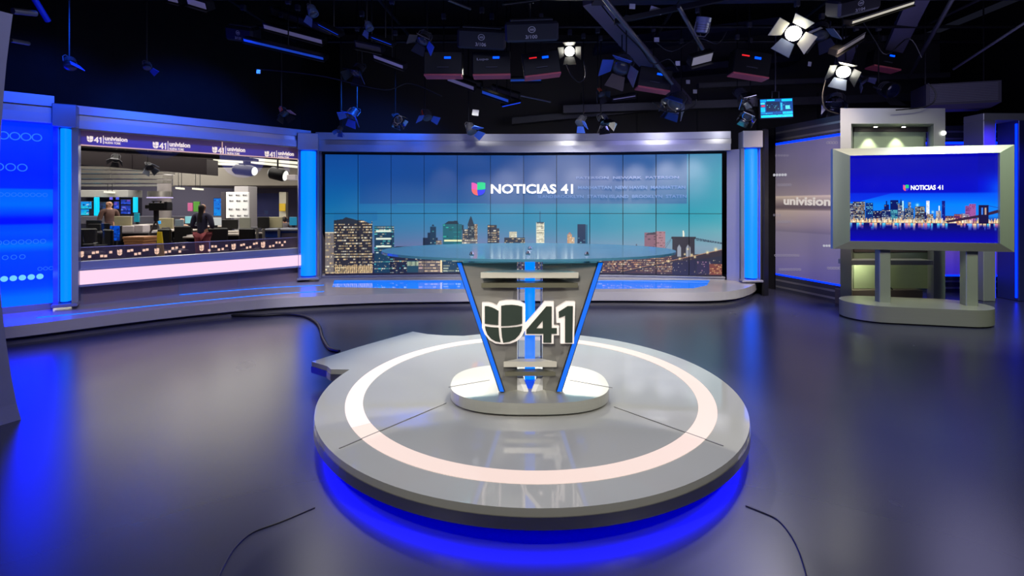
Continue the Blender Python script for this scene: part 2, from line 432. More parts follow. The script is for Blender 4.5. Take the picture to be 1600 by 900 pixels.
for i in range(len(LS)-1): segs.append(segs[-1]+(LS[i+1]-LS[i]).length)
def ledp(s, z, off=0.0):            # s metres back from the right-hand end, along the curved face
    s = segs[-1]-s
    for i in range(len(LS)-1):
        if segs[i+1] >= s or i == len(LS)-2:
            t = (s-segs[i])/(segs[i+1]-segs[i]); p = LS[i].lerp(LS[i+1], t); n = n3(LS[i], LS[i+1])
            return Vector((p.x, p.y, z))-n*off
from itertools import pairwise
imgs = []
H, W = lin.shape[0], len(LS)
# one curved face: columns follow the plan curve
me_v = []; cols = []
for r in range(H):
    for i in range(W):
        me_v.append((LS[i].x, LS[i].y, 2.66-(2.66-.3)*r/(H-1))); cols.append(tuple(lin[r, 50])+(1,))
fs = [(r*W+i, r*W+i+1, (r+1)*W+i+1, (r+1)*W+i) for r in range(H-1) for i in range(W-1)]
me = bpy.data.meshes.new('screen_face'); me.from_pydata(me_v, [], fs); at = me.color_attributes.new('img', 'FLOAT_COLOR', 'POINT')
at.data.foreach_set('color', np.array(cols, np.float32).ravel()); me.materials.append(ledimg)
o = bpy.data.objects.new('screen_face', me); COL.objects.link(o); kid(o, led)
MB().wall([(p.x, p.y) for p in [q-n3(LS[0], LS[-1])*(-.01) for q in LS]], .22, 2.7, .12).build('screen_case', dark_m, led)
b = MB(); b.wall([(p.x, p.y) for p in [q-n3(LS[0], LS[-1])*.012 for q in LS]], .22, .3, .02)
b.build('lower_frame', silver, led)
dotc = lamp('pale_blue_dots', (110, 200, 255), 1.1); dotf = lamp('faint_blue_dots', (40, 110, 255), 1.2)
def dots(b, s0, z, n, r, dx, ring=False):
    for k in range(n):
        s = s0+dx*k; c = ledp(s, z, .004); e = (ledp(s+.01, z, .004)-ledp(s-.01, z, .004)).normalized()
        N = 18
        if ring:
            vs = [c+(e*math.cos(t)+Vector((0, 0, 1))*math.sin(t))*rr for rr in (r, r*.78) for t in [2*math.pi*i/N for i in range(N)]]
            b.add(vs, [(i, (i+1) % N, N+(i+1) % N, N+i) for i in range(N)])
        else:
            b.add([c+(e*math.cos(t)+Vector((0, 0, 1))*math.sin(t))*r for t in [2*math.pi*i/N for i in range(N)]], [tuple(range(N))])
b = MB(); dots(b, .13, .66, 5, .036, .085); b.build('dot_row', dotc, led)
b = MB(); dots(b, .16, 2.48, 13, .052, .105, True); dots(b, .3, 2.08, 6, .05, .11, True); dots(b, .08, 1.73, 11, .026, .06, True); dots(b, .1, 1.12, 12, .03, .07, True); dots(b, .02, .76, 3, .024, .055, True); dots(b, .3, .93, 6, .03, .08, True); b.build('ring_row', dotf, led)

# ================================================================== LIGHT COLUMNS
blue_metal = mat('blue_lit_column_metal', (120, 130, 160), .35, .5, noise=.03)
def column(name, base, w, ang, z0, z1, label, face_w=.5, cap=.3, core=led_blue, cw=.42):
    t = thing(name, (base.x, base.y, .22), label, 'light column', 'glowing blue columns of the set')
    M = Matrix.Translation((base.x, base.y, 0)) @ Matrix.Rotation(ang, 4, 'Z')
    b = MB(M)
    # shallow half-round casing with a recessed light channel
    N = 14
    arc = [(w/2*math.cos(math.pi+math.pi*i/N), .16*math.sin(math.pi+math.pi*i/N)) for i in range(N+1)]
    b.box((0, .1, (z0+z1)/2), (w, .2, z1-z0))
    b.build('casing', blue_metal, t)
    sw = w*cw
    b = MB(M); b.prism([(p[0]*cw*1.0, p[1]*.75) for p in arc], z0+.03, z1-.02); b.build('light_tube', core, t, True)
    b = MB(M)
    for sx in (-1, 1): b.prism([(sx*sw*.62, .02), (sx*sw*.62, -.09), (sx*w*.5, -.02), (sx*w*.5, .02)][::sx], z0, z1)
    b.build('side_fin', silver, t)
    b = MB(M); b.box((0, .02, z1+cap/2), (w*.98, .3, cap), bev=.01); b.build('cap_block', fascia_m, t)
    b = MB(M); b.box((0, .0, z0-.02), (w*1.04, .26, .04), bev=.008); b.build('foot_block', silver, t)
    return t
col_core = lamp('blue_column_tube', (0, 150, 255), 1.25, (0, .28, 3.2))
cc = P(110, 300, 7.12); ang_w = math.atan2((B-A).y, (B-A).x)
column('light_column', Vector((cc.x, 7.05, 0)), .26, R(32), .3, 2.62, 'tall glowing blue column between the curved blue screen and the newsroom window', core=col_core)
cc = P(484, 300, 9.7); column('light_column', Vector((cc.x+.02, 9.58, 0)), .36, R(18), .3, 2.58, 'glowing blue column between the newsroom window and the video wall', core=col_core, cw=.7)
cc = P(1168, 300, 9.55)
column('light_column', Vector((cc.x, 9.42, 0)), .34, R(-8), .28, 2.6, 'glowing blue column at the right end of the video wall', core=col_core, cw=.62)
# grey returns beside the video wall
b = MB(); b.wall([(3.93, 9.72), (4.16, 9.42)], .22, 2.6, .1); struct(b.build('wall_return_right', silver))
b = MB(); b.wall([(-3.66, 9.84), (-3.54, 9.85)], .22, 2.6, .1); struct(b.build('wall_return_left', silver))
b = MB(); b.wall([(4.42, 9.3), (4.52, 9.36), (4.6, 10.2), (4.85, 10.3)], .0, 2.93, .05); struct(b.build('wall_return_end', dark_m))

# ================================================================== WINDOW WALL
nW = -n3(A, B)                         # towards the camera
dW = (B-A).normalized(); LW = (B-A).length
def wp(t, z, off=0): return A+(B-A)*t+Vector((0, 0, z))+nW*off
def wbox(b, t0, t1, z0, z1, o0, o1):
    b.hull([wp(t0, z0, o0), wp(t1, z0, o0), wp(t1, z1, o0), wp(t0, z1, o0)], [wp(t0, z0, o1), wp(t1, z0, o1), wp(t1, z1, o1), wp(t0, z1, o1)])
lower_m = mat('mauve_grey_panel', (140, 122, 132), .5, noise=.06)
b = MB(); wbox(b, -.02, 1.0, .22, .5, -.1, 0); b.mi = 1
for t in (.0, .36, .62, .93): wbox(b, t, t+.014, .22, .5, 0, .006)
struct(b.build('wall_below_window', [lower_m, mat('seam_strip', (132, 124, 138), .4)]))
win = bpy.data.objects.new('window_1', None); COL.objects.link(win); win.location = wp(.5, .8); struct(win); bpy.context.view_layer.update()
win['label'] = 'wide newsroom window between the two left blue columns'
b = MB(); wbox(b, -.02, 1.0, .72, .82, -.08, .05); b.build('window_sill', fascia_m, win)
b = MB(); wbox(b, -.03, -.02, .82, 2.64, -.05, .03); b.build('window_frame', fascia_m, win)
b = MB(); wbox(b, .945, 1.0, .82, 2.64, -.05, .03); b.build('window_frame', fascia_m, win)
wg = glass_mat('clear_window_glass', (236, 238, 240), .10)
b = MB(); wbox(b, -.02, .95, .82, 2.45, -.012, 0); b.build('window_pane', wg, win)
sl = thing('sill_light_box', wp(.5, .5), 'long glowing pinkish white light box below the newsroom window', 'light box')
b = MB(); wbox(b, -.01, .985, .515, .705, .0, .13); b.build('diffuser', led_pink, sl)
b = MB(); wbox(b, -.02, .992, .485, .515, .0, .15); wbox(b, -.02, .992, .705, .722, .0, .15); b.build('rail', silver, sl)
# sign band across the window head
sb = thing('sign_band', wp(.5, 2.42), 'violet glass sign band with four station names across the window head', 'sign')
band_m = mat('violet_glass_band', (112, 84, 130), .25, .1, noise=.05, emit=(96, 70, 110), es=.25)
b = MB(); wbox(b, -.025, .95, 2.43, 2.625, .0, .02); b.build('band_panel', band_m, sb)
edge_m = lamp('warm_lit_edge', (235, 190, 180), .75)
b = MB(); wbox(b, -.025, .955, 2.415, 2.43, .0, .03); wbox(b, .945, .955, 2.43, 2.625, .02, .03); wbox(b, .545, .549, 2.43, 2.625, .02, .024); b.build('lit_edge', edge_m, sb)
sign_w = lamp('sign_lettering', (250, 232, 218), .95)
for i, (x0, x1, yb, yt) in enumerate([(135, 199, (222, 227), (211, 216)), (238, 297, (232, 237), (220, 225)), (331, 383, (239, 243), (228, 232)), (413, 459, (245, 248), (235, 238))]):
    p0 = wp(0, 0, .022)
    xs = x0+(x1-x0)*.40
    a = on_plane(x0, yb[0], p0, nW); c = on_plane(xs-2, yb[0]+(yb[1]-yb[0])*.38, p0, nW); t = on_plane(x0, yt[0], p0, nW)
    mark(a+nW*.002, c-a, Vector((0, 0, (t-a).z)), None, sign_w, 'station_mark', sb, .003)
    q = on_plane(xs+.3, 240, p0, nW); q.z = a.z-.01; hgt = (t-a).z
    b = MB(); b.slab([q, q+dW*.008, q+dW*.008+Vector((0, 0, hgt*1.2)), q+Vector((0, 0, hgt*1.2))], nW*.004); b.build('divider', sign_w, sb)
    a = on_plane(xs+3, 240, p0, nW); c = on_plane(x1, 240, p0, nW); e = on_plane(x0+(x1-x0)*.84, 240, p0, nW)
    a.z = c.z = e.z = (on_plane(x0, yb[0], p0, nW)).z-.0
    text_on('univision', 'station_name', a+Vector((0, 0, hgt*.42))+nW*.002, c-a, Vector((0, 0, hgt*.62)), sign_w, sb, .035, .003)
    text_on('NUEVA YORK', 'city_name', a+nW*.002-Vector((0, 0, hgt*.05)), e-a, Vector((0, 0, hgt*.34)), sign_w, sb, .02, .003)
# tinted strip with small icons along the window foot
ib = thing('icon_strip', wp(.5, .82), 'smoky glass strip with small lit shields and squares at the window foot', 'sign')
smoky = glass_mat('smoky_glass', (225, 218, 222), .06, body=.2, bodycol=(150, 125, 115))
b = MB(); wbox(b, -.02, .95, .83, 1.01, .004, .012); b.build('strip_panel', smoky, ib)
b = MB(); wbox(b, -.02, .95, 1.008, 1.016, .002, .016); wbox(b, .49, .493, .83, 1.0, .012, .016); b.build('strip_edge', mat('pale_edge', (170, 160, 165), .4), ib)
icon_m = lamp('lit_icons', (255, 210, 180), .85)
p0 = wp(0, 0, .014)
for x, y in [(127, 398), (187, 395), (245, 393), (315, 388), (365, 386), (411, 383)]:
    w = 4.0-(x-127)*.003
    a = on_plane(x-w, y+4.5, p0, nW); c = on_plane(x+w, y+4.5, p0, nW); t = on_plane(x-w, y-5, p0, nW); c.z = a.z
    place(loops_mesh(SHIELD, .01), 'shield_icon', a, c-a, Vector((0, 0, (t-a).z)), icon_m, ib, .003)
for x, y in [(140, 401), (146, 395), (152, 394), (159, 400), (165, 400), (173, 394), (201, 392), (206, 391), (212, 397), (218, 396), (225, 391), (230, 390), (259, 394), (265, 393), (270, 388), (276, 387), (281, 393), (287, 386), (327, 391), (332, 385), (337, 385), (342, 390), (348, 389), (354, 384), (377, 383), (381, 382), (386, 387), (391, 386), (397, 381), (401, 380), (422, 385), (427, 384), (432, 379), (437, 379), (441, 383), (445, 378)]:
    p = on_plane(x, y, p0, nW); s = .017
    b = MB(); b.slab([p-dW*s-Vector((0, 0, s)), p+dW*s-Vector((0, 0, s)), p+dW*s+Vector((0, 0, s)), p-dW*s+Vector((0, 0, s))], nW*.003); b.build('square_icon', icon_m, ib)

# near partition at the far left
prof = [(20, 18), (15, 60), (10, 100), (6, 145), (2, 200), (-2, 270), (-4, 350), (-2, 420), (3, 480), (9, 530), (18, 590), (26, 630), (33, 655)]
q1 = [P(x, y, 3.96) for x, y in prof]; q1[0].z = 3.02; q1[-1].z = 0
near = [Vector((p.x-.55, p.y-1.2, p.z)) for p in q1]
b = MB()
for i in range(len(q1)-1): b.hull([q1[i], near[i], near[i+1], q1[i+1]], [v+Vector((-.12, .03, 0)) for v in (q1[i], near[i], near[i+1], q1[i+1])])
struct(b.build('wall_near_left', mat('lilac_grey_partition', (150, 150, 178), .6, noise=.04)))
# ================================================================== VIDEO WALL
WARM = [(255, 236, 190), (250, 214, 160), (255, 248, 225), (230, 200, 150)]
TEAL = [(120, 235, 225), (255, 250, 220), (90, 210, 220), (230, 250, 240)]
vp = Paint(508, 241, 1128, 429, 1.5)
for x in range(508, 1128, 2):
    t = (x-508)/620; f = lambda a, b, c, d: tuple(np.array([np.interp(t, [0, .35, .7, 1], [q[i] for q in (a, b, c, d)]) for i in range(3)]))
    vp.vgrad(x, 241, x+2, 429, [
        (241, f((8, 70, 150), (10, 74, 150), (14, 92, 160), (60, 140, 175))),
        (280, f((10, 84, 160), (12, 78, 150), (10, 84, 150), (4, 150, 175))),
        (318, f((10, 104, 168), (14, 112, 165), (4, 128, 165), (0, 152, 176))),
        (334, f((16, 112, 168), (22, 128, 176), (0, 140, 172), (20, 158, 178))),
        (360, f((40, 110, 160), (72, 128, 172), (60, 146, 176), (100, 168, 182))),
        (385, f((80, 106, 150), (112, 122, 168), (118, 150, 180), (130, 160, 178))),
        (400, f((96, 100, 142), (120, 120, 160), (125, 145, 172), (126, 150, 168))), (429, (60, 60, 90))])
vp.rect(562, 241, 1073, 318, (14, 62, 138), .5)
vp.vgrad(620, 318, 760, 319, [(318, (20, 150, 180)), (319, (20, 150, 180))])
vp.rect(508, 396, 1128, 429, (28, 32, 60))
# left cluster
vp.tower(508, 522, 363, 429, (120, 112, 110), WARM, .35, 5, 2, .2)
vp.rect(508, 362, 523, 364, (235, 225, 190))
vp.tower(522, 582, 344, 429, (38, 36, 44), WARM, .55, 4.2, 2.2, .45)
vp.poly([(522, 344), (540, 341), (548, 338), (566, 344), (581, 350), (581, 346), (590, 344), (590, 330), (522, 330)], (12, 108, 165)); vp.vgrad(560, 336, 582, 343, [(336, (14, 110, 165)), (343, (20, 112, 165))])
vp.poly([(522, 344), (536, 342), (541, 339), (560, 344), (564, 350), (522, 350)], (30, 40, 52))
vp.rect(541, 414, 582, 429, (180, 150, 110), .6)
for x in range(524, 582, 3): vp.line(x, 429, x+1, 414, .8, (250, 215, 150))
vp.tower(585, 616, 353, 429, (14, 56, 84), TEAL, .25, 3.6, 3, .3)
for y in (360, 372, 384): vp.rect(588, y, 612, y+2.2, (235, 245, 225))
vp.poly([(606, 390), (620, 385), (640, 385), (660, 388), (660, 394), (606, 394)], (26, 30, 48))
vp.tower(610, 720, 392, 429, (20, 26, 50), TEAL+WARM, .3, 3.6, 2.2, .15)
vp.tower(636, 654, 408, 427, (30, 70, 90), [(210, 230, 190)], .95, 14, 2.2)
vp.tower(654, 690, 408, 426, (90, 84, 90), [(245, 215, 175), (220, 180, 170)], .8, 4.5, 5)
vp.rect(688, 406, 691, 427, (255, 230, 180))
vp.tower(692, 722, 406, 427, (20, 60, 84), [(235, 245, 215)], .7, 4, 7)
# the towers behind the glass
vp.tower(661, 684, 372, 395, (14, 34, 62), TEAL, .06, 4, 2); vp.rect(668, 364, 678, 376, (14, 40, 66)); vp.tower(672, 681, 354, 388, (14, 52, 80), TEAL, .08, 3, 2); vp.poly([(674, 354), (676.5, 350), (679, 354)], (14, 40, 66))
vp.tower(681, 690, 376, 393, (90, 84, 96), WARM, .6, 3.4, 2)
vp.poly([(692, 352), (700, 346), (714, 345), (716, 350), (724, 352), (724, 360), (692, 360)], (14, 40, 58)); vp.tower(692, 721, 350, 396, (4, 96, 112), [(10, 140, 140), (60, 220, 190)], .25, 3.6, 4); vp.rect(694, 375, 721, 377.5, (240, 245, 190)); vp.rect(696, 384, 721, 387, (160, 240, 190))
vp.poly([(730, 352), (733, 343), (735.5, 337), (738, 343), (741, 352)], (14, 40, 60)); vp.tower(731, 741, 350, 390, (30, 44, 60), [(200, 220, 210)], .3, 3, 1.6); vp.tower(741, 746, 350, 384, (120, 96, 76), WARM, .9, 3, 2); vp.tower(722, 731, 358, 384, (44, 52, 70), WARM, .7, 3.4, 2); vp.tower(721, 746, 374, 396, (90, 90, 96), [(255, 245, 220)], .8, 4, 3)
vp.tower(762, 776, 352, 392, (40, 48, 66), WARM, .5, 3.4, 3, .4); vp.tower(776, 780, 357, 392, (50, 54, 70), WARM, .4, 3.6, 2); vp.tower(760, 790, 382, 395, (26, 34, 54), TEAL, .2, 3, 2)
vp.tower(796, 808, 362, 374, (200, 196, 170), [(255, 252, 230)], .9, 3, 3); vp.tower(788, 820, 372, 396, (40, 50, 66), WARM, .45, 3, 2.4)
vp.line(844, 330, 844, 350, .8, (16, 80, 120)); vp.tower(838, 851, 348, 382, (236, 232, 205), [(255, 255, 240), (255, 252, 225)], .9, 3.4, 2.6); vp.rect(839, 347, 850, 349, (40, 70, 90))
for y in (354, 364, 374): vp.rect(839, y, 850, y+.8, (120, 120, 105))
vp.tower(886, 893, 366, 382, (200, 150, 110), [(255, 240, 200)], .8, 3, 2); vp.poly([(887, 366), (890, 363), (893, 366)], (190, 120, 90)); vp.tower(893, 897, 371, 382, (220, 190, 160), WARM, .8, 3, 2)
vp.tower(902, 915, 350, 390, (14, 44, 80), [(130, 200, 220)], .12, 3.4, 2.4); vp.rect(915, 351, 918, 390, (24, 96, 130))
# low town to the bridge
vp.tower(720, 940, 396, 429, (44, 40, 70), WARM+[(180, 120, 170)], .35, 3.4, 2.2)
vp.tower(940, 1052, 398, 426, (70, 46, 60), [(255, 205, 150), (250, 180, 130), (255, 235, 200)], .6, 3.2, 2)
vp.rect(508, 426.5, 1128, 429, (30, 22, 50))
vp.tower(1007, 1024, 363, 396, (136, 96, 112), [(100, 70, 90)], .3, 4, 3); vp.tower(1024, 1039, 361, 396, (168, 124, 134), [(140, 100, 112)], .35, 4, 3); vp.poly([(1012, 364), (1024, 362), (1024, 366), (1008, 367)], (60, 50, 66)); vp.poly([(992, 386), (994, 380), (996, 386)], (60, 50, 70))
# bridge: tower with two pointed arches, deck and cables
vp.poly([(1049, 369), (1087, 369), (1087, 371), (1085, 373), (1085, 429), (1050, 429), (1050, 373), (1048, 371)], (42, 38, 52))
vp.rect(1050, 402, 1086, 429, (26, 24, 64))
for c in (1061, 1075):
    vp.poly([(c-3, 400), (c-3, 386), (c, 381), (c+3, 386), (c+3, 400)], (150, 156, 170))
vp.rect(1066.5, 360, 1068.5, 369, (255, 250, 225)); vp.rect(1066.8, 362, 1069, 369, (240, 240, 220))
vp.line(1048, 374, 1038, 388, .7, (90, 100, 120)); vp.line(1048, 372, 1030, 392, .5, (90, 100, 120))
for k, (ya, yb) in enumerate(((371, 378), (372, 379.5), (374, 379))): vp.line(1086, ya, 1128, yb, .9, (40, 60, 84))
vp.poly([(962, 424), (1050, 405), (1128, 388), (1128, 398), (1050, 409), (966, 429)], (44, 34, 52)); vp.line(970, 424, 1128, 388, 1.0, (230, 170, 120), .7)
for x, y, r in [(1105, 393, 2.2), (1118, 388, 2.4), (1080, 397, 2), (1085, 400, 1.8), (1062, 403, 1.8), (1044, 407, 2.2), (1035, 410, 1.4), (1020, 413, 1.4), (1000, 417, 1.4), (985, 420, 1.2), (1075, 388, 1.3), (1070, 396, 1.6)]: vp.glow(x, y, r, (255, 232, 170), 1)
vp.tower(1088, 1112, 406, 426, (40, 34, 74), [(200, 150, 190)], .25, 3.2, 2); vp.tower(1108, 1128, 410, 427, (120, 60, 56), [(255, 190, 130)], .5, 3, 2)
for k in range(260):
    x = random.uniform(510, 1126); y = random.uniform(402, 426); vp.rect(x, y, x+1, y+1, random.choice(WARM), .7)
vimg = vp.linear()

vw = thing('video_wall', (.2, 10.0, .22), 'wide video wall of two rows of upright screens showing a night skyline', 'video wall')
vscr = screen_mat('glossy_video_screen', .97, .42, 1.65)
VX0, VX1 = -3.535, 3.87
def vdepth(X): return float(np.interp(X, [p[0] for p in Vw], [p[1] for p in Vw]))
xb = np.linspace(508, 1128, 13)
def vX(px):
    X = (px-800)/F*10
    for _ in range(6): X = (px-800)/F*vdepth(X)
    return X
tops = 2.545; mid = 1.435; bot = .285
def vz(py):  # photo row -> height on the wall
    return float(np.interp(py, [241, 334, 429], [tops, mid, bot]))
H = vimg.shape[0]
for c in range(12):
    xa, xc = vX(xb[c]), vX(xb[c+1]); ya, yc = vdepth(xa), vdepth(xc)
    # every column stands at its own slight angle
    jog = [0, .0, .004, .012, .006, .014, .0, .01, .012, .008, .012, .006][c]
    ya -= jog; yc += jog*.3
    for r in range(2):
        z1, z0 = (tops, mid) if r == 0 else (mid, bot)
        r0, r1 = (0, int(93*1.5)) if r == 0 else (int(93*1.5), H)
        c0, c1 = int((xb[c]-508)*1.5), min(vimg.shape[1], int((xb[c+1]-508)*1.5)+1)
        g = .005
        def corner(u, v): return Vector((xa+g+(xc-xa-2*g)*u, ya+(yc-ya)*u-.012, z0+g+(z1-z0-2*g)*v))
        pan = MB().wall([(xa+.001, ya-.008), (xc-.001, yc-.008)], z0+.001, z1-.001, .09).build('display_panel', black_m, vw)
        image_grid(vimg[r0:r1, c0:c1], 'picture', corner, pan, vscr)
b = MB(); pl = [(x, vdepth(x)-.02) for x in np.linspace(VX0-.03, VX1+.03, 9)]
b.wall(pl, .22, .28, .12); b.wall([(p[0], p[1]-.03) for p in pl], .262, .274, .05); b.build('bottom_rail', silver, vw)
b = MB(); b.wall(pl, 2.55, 2.6, .12); b.build('top_rail', dark_m, vw)
# lettering on the wall
def vtext(s, x0, x1, y0, y1, m, bold, nm='lettering', off=.028):
    xa, xc = vX(x0), vX(x1); a = Vector((xa, vdepth(xa)-off, vz(y0))); c = Vector((xc, vdepth(xc)-off, vz(y0)))
    return text_on(s, nm, a, c-a, Vector((0, 0, vz(y1)-vz(y0))), m, vw, bold, .002)
vtext('NOTICIAS', 767, 869, 302.5, 287.3, white_txt, .03)
vtext('41', 876, 895, 302.5, 287.3, white_txt, .018)
logo_c = [lamp('logo_magenta', (225, 80, 170), 1), lamp('logo_green', (0, 205, 130), 1), lamp('logo_orange', (245, 95, 90), 1), lamp('logo_blue', (30, 40, 230), 1)]
def colour_logo(P0, U, V, parent, order=(0, 1, 2, 3)):
    for i, lp in zip(order, SHIELD):
        lp2 = offset(lp, .032)
        place(loops_mesh([lp2], .01), 'logo_piece', P0, U, V, logo_c[i], parent, .002, box=(.03, -.02, .96, .95))
xa = vX(737); a = Vector((xa, vdepth(xa)-.03, vz(306)))
colour_logo(a, Vector((vX(758.5)-xa, 0, 0)), Vector((0, 0, vz(284)-vz(306))), vw)
ft = lamp('faint_screen_lettering', (92, 128, 186), .9)
ft2 = lamp('fainter_screen_lettering', (120, 140, 190), .9)
vtext('MANHATTAN  NEW HAVEN  MANHATTAN', 903, 1070, 295.5, 290.5, ft, .012)
vtext('BROOKLYN  STATEN ISLAND  BROOKLYN  STATEN', 866, 1072, 309.5, 304.5, ft, .012)
vtext('PATERSON  NEWARK  PATERSON', 900, 1060, 279.5, 275.5, ft2, .008)
vtext('SLAND', 840, 864, 309.5, 304.5, ft, .012)

# ================================================================== ROUND PLATFORM
CX, CY, RP, HP = .13, 4.14, 1.69, .2; KX = .916
plat = thing('round_platform', (CX, CY, 0), 'round glossy white platform with a glowing ring and blue glow underneath', 'platform')
def cpt(px, py, h=HP): p = FL(px, py, h); return (p.x, p.y)
tipx = cpt(487, 565); cor = cpt(645, 518)
ang_in = math.atan2(4.52-CY, (-1.40-CX)/KX); ang_out = math.atan2(cpt(720, 521)[1]-CY, (cpt(720, 521)[0]-CX)/KX)
outl = []
a0 = ang_out; a1 = ang_in - 2*math.pi
N = 110
for i in range(N+1):
    t = a0+(a1-a0)*i/N
    outl.append((CX+KX*RP*math.cos(t), CY+RP*math.sin(t)))
tail = [cpt(517, 577), cpt(511, 572), tipx]
outl += tail+[cpt(560, 542), cor, cpt(668, 522), cpt(695, 524)]
b = MB(); b.prism(outl, .1, HP); o = b.build('deck', [white_gloss], plat)
# metal band around the edge
sc = .004
b = MB(); b.wall(outl[::-1]+[outl[-1]], .101, .160, -.006); b.build('edge_band', mat('polished_edge_metal', (178, 178, 180), .22, .95, noise=.05, scale=3, stretch=(1, 1, 40)), plat)
b = MB(); b.prism([(CX+KX*1.42*math.cos(2*math.pi*i/64), CY+1.42*math.sin(2*math.pi*i/64)) for i in range(64)], 0, .1); b.build('recessed_base', black_m, plat)
b = MB()
for z in (.078,):
    n = 96; vs = []; 
    for rr, zz in ((1.58, z), (1.62, z), (1.62, z+.022), (1.58, z+.022)): vs += [(CX+KX*rr*math.cos(2*math.pi*i/n), CY+rr*math.sin(2*math.pi*i/n), zz) for i in range(n)]
    b.add(vs, [(k*n+i, k*n+(i+1) % n, ((k+1) % 4)*n+(i+1) % n, ((k+1) % 4)*n+i) for k in range(4) for i in range(n)])
b.build('underglow_strip', led_deep, plat)
def annulus(b, r0, r1, z0, z1, a0=0, a1=360, n=96, cx=CX, cy=CY):
    T = [R(a0+(a1-a0)*i/n) for i in range(n+1)]; vs = []
    for rr, zz in ((r0, z0), (r1, z0), (r1, z1), (r0, z1)): vs += [(cx+KX*rr*math.cos(t), cy+rr*math.sin(t), zz) for t in T]
    m = n+1; b.add(vs, [(k*m+i, k*m+i+1, ((k+1) % 4)*m+i+1, ((k+1) % 4)*m+i) for k in range(4) for i in range(n)]+[(0, m, 2*m, 3*m), (n, m+n, 2*m+n, 3*m+n)])
ring_p = lamp('peach_light_ring', (255, 228, 216), .86)
b = MB(); annulus(b, 1.348, 1.48, HP-.001, HP+.003, 100, 213); b.build('light_ring', ring_w, plat)
b = MB(); annulus(b, 1.348, 1.48, HP-.001, HP+.003, 213.3, 459.7); b.build('light_ring', ring_p, plat)
b = MB()
def seam(b, x0, y0, x1, y1, w=.004):
    p, q = FL(x0, y0, HP), FL(x1, y1, HP); d = (q-p).normalized(); n = Vector((-d.y, d.x, 0))*w
    b.prism([(v.x, v.y) for v in (p-n, q-n, q+n, p+n)], HP+.0005, HP+.0038)
for q in ((697, 630, 530, 701), (960, 636, 1130, 697)): b = MB(); seam(b, *q, w=.004); b.build('joint_line', mat('grey_joint', (112, 110, 108), .4), plat)

# ================================================================== DESK
DZ = 3.72; HB = HP+.004
desk = thing('anchor_desk', (CX-.01, 3.85, HP), 'standing news desk with V shaped metal front, big number 41 and oval glass top', 'desk')
# base: rounded plate, wide at the middle
def sup(cx, cy, a, b_, n, p, z): return [(cx+a*abs(math.cos(t))**(2/p)*(1 if math.cos(t) > 0 else -1), cy+b_*abs(math.sin(t))**(2/p)*(1 if math.sin(t) > 0 else -1)) for t in [2*math.pi*i/n for i in range(n)]]
BC = (.128, 3.93)
b = MB(); b.prism(sup(BC[0], BC[1], .575, .43, 72, 2.6, 0), HB+.012, HB+.088); b.build('base_plate', brushed, desk)
b = MB(); b.prism(sup(BC[0], BC[1], .555, .41, 72, 2.6, 0), HB, HB+.012); b.build('base_shadow_gap', black_m, desk)
HT = HB+.088
b = MB()
for x0, y0, x1, y1 in [(701, 605, 765, 594), (957, 606, 890, 594)]:
    p, q = FL(x0, y0, HT), FL(x1, y1, HT); d = (q-p).normalized(); n = Vector((-d.y, d.x, 0))*.004
    b.prism([(v.x, v.y) for v in (p-n, q-n, q+n, p+n)], HT-.0005, HT+.0015)
b.build('base_joint', joint_m, desk)
def D(px, py, z=DZ): return P(px, py, z)
# two leaning front panels (slightly V in plan: outer edges nearer)
def panel(pts, zd, t, name, m):
    q = [P(x, y, z) for (x, y), z in zip(pts, zd)]
    return MB().slab(q, (0, t, 0)).build(name, m, desk)
panel([(716, 411), (808, 412), (808, 614), (782, 612)], [3.70, 3.76, 3.76, 3.70], .03, 'front_panel', brushed_h)
panel([(848, 412), (940, 411), (876, 612), (848, 614)], [3.76, 3.70, 3.70, 3.76], .03, 'front_panel', brushed_h)
top_lid = [P(713, 409, 3.69), P(944, 409, 3.69), P(900, 404, 4.0), P(757, 404, 4.0)]
# return wings running back from the outer edges, closing the box
panel([(716, 411), (735, 408), (795, 590), (782, 612)], [3.72, 4.1, 4.1, 3.72], .004, 'side_wing', brushed_h)
panel([(940, 411), (921, 408), (862, 590), (876, 612)], [3.72, 4.1, 4.1, 3.72], .004, 'side_wing', brushed_h)
edge_b = lamp('blue_edge_light', (0, 105, 235), 1.05)
for a_, c_ in (((714, 411), (781, 612)), ((942, 411), (877, 612))):
    s = 1 if a_[0] < 800 else -1
    q = [P(a_[0], a_[1], 3.68), P(a_[0]+6.5*s, a_[1], 3.68), P(c_[0]+6.5*s, c_[1], 3.68), P(c_[0], c_[1], 3.68)]
    MB().slab(q, (0, .03, 0)).build('edge_light', edge_b, desk)
    q = [P(a_[0]-1.2*s, a_[1]-1, 3.69), P(a_[0]+8*s, a_[1]-1, 3.69), P(c_[0]+8*s, c_[1], 3.69), P(c_[0]-1.2*s, c_[1], 3.69)]
    MB().slab(q, (0, .03, 0)).build('edge_trim', dark_m, desk)
# horizontal fins across the gap
def fin(x0, x1, y0, y1, zf, zb, m, name='fin'):
    a, c = P(x0, y0, zf), P(x1, y0, zf); h = P(x0, y1, zf).z
    w = .10
    MB().hull([Vector((a.x, zf, h)), Vector((c.x, zf, h)), Vector((c.x-w, zb, h)), Vector((a.x+w, zb, h))], [Vector((a.x, zf, a.z)), Vector((c.x, zf, a.z)), Vector((c.x-w, zb, a.z)), Vector((a.x+w, zb, a.z))]).build(name, m, desk)
fin(751, 904, 425.5, 434.5, 3.60, 3.74, ivory); fin(752, 903, 442, 449.5, 3.64, 3.74, fin_dark)
fin(787, 870, 565, 573.5, 3.67, 3.74, ivory); fin(789, 868, 581, 587.5, 3.67, 3.74, fin_dark)
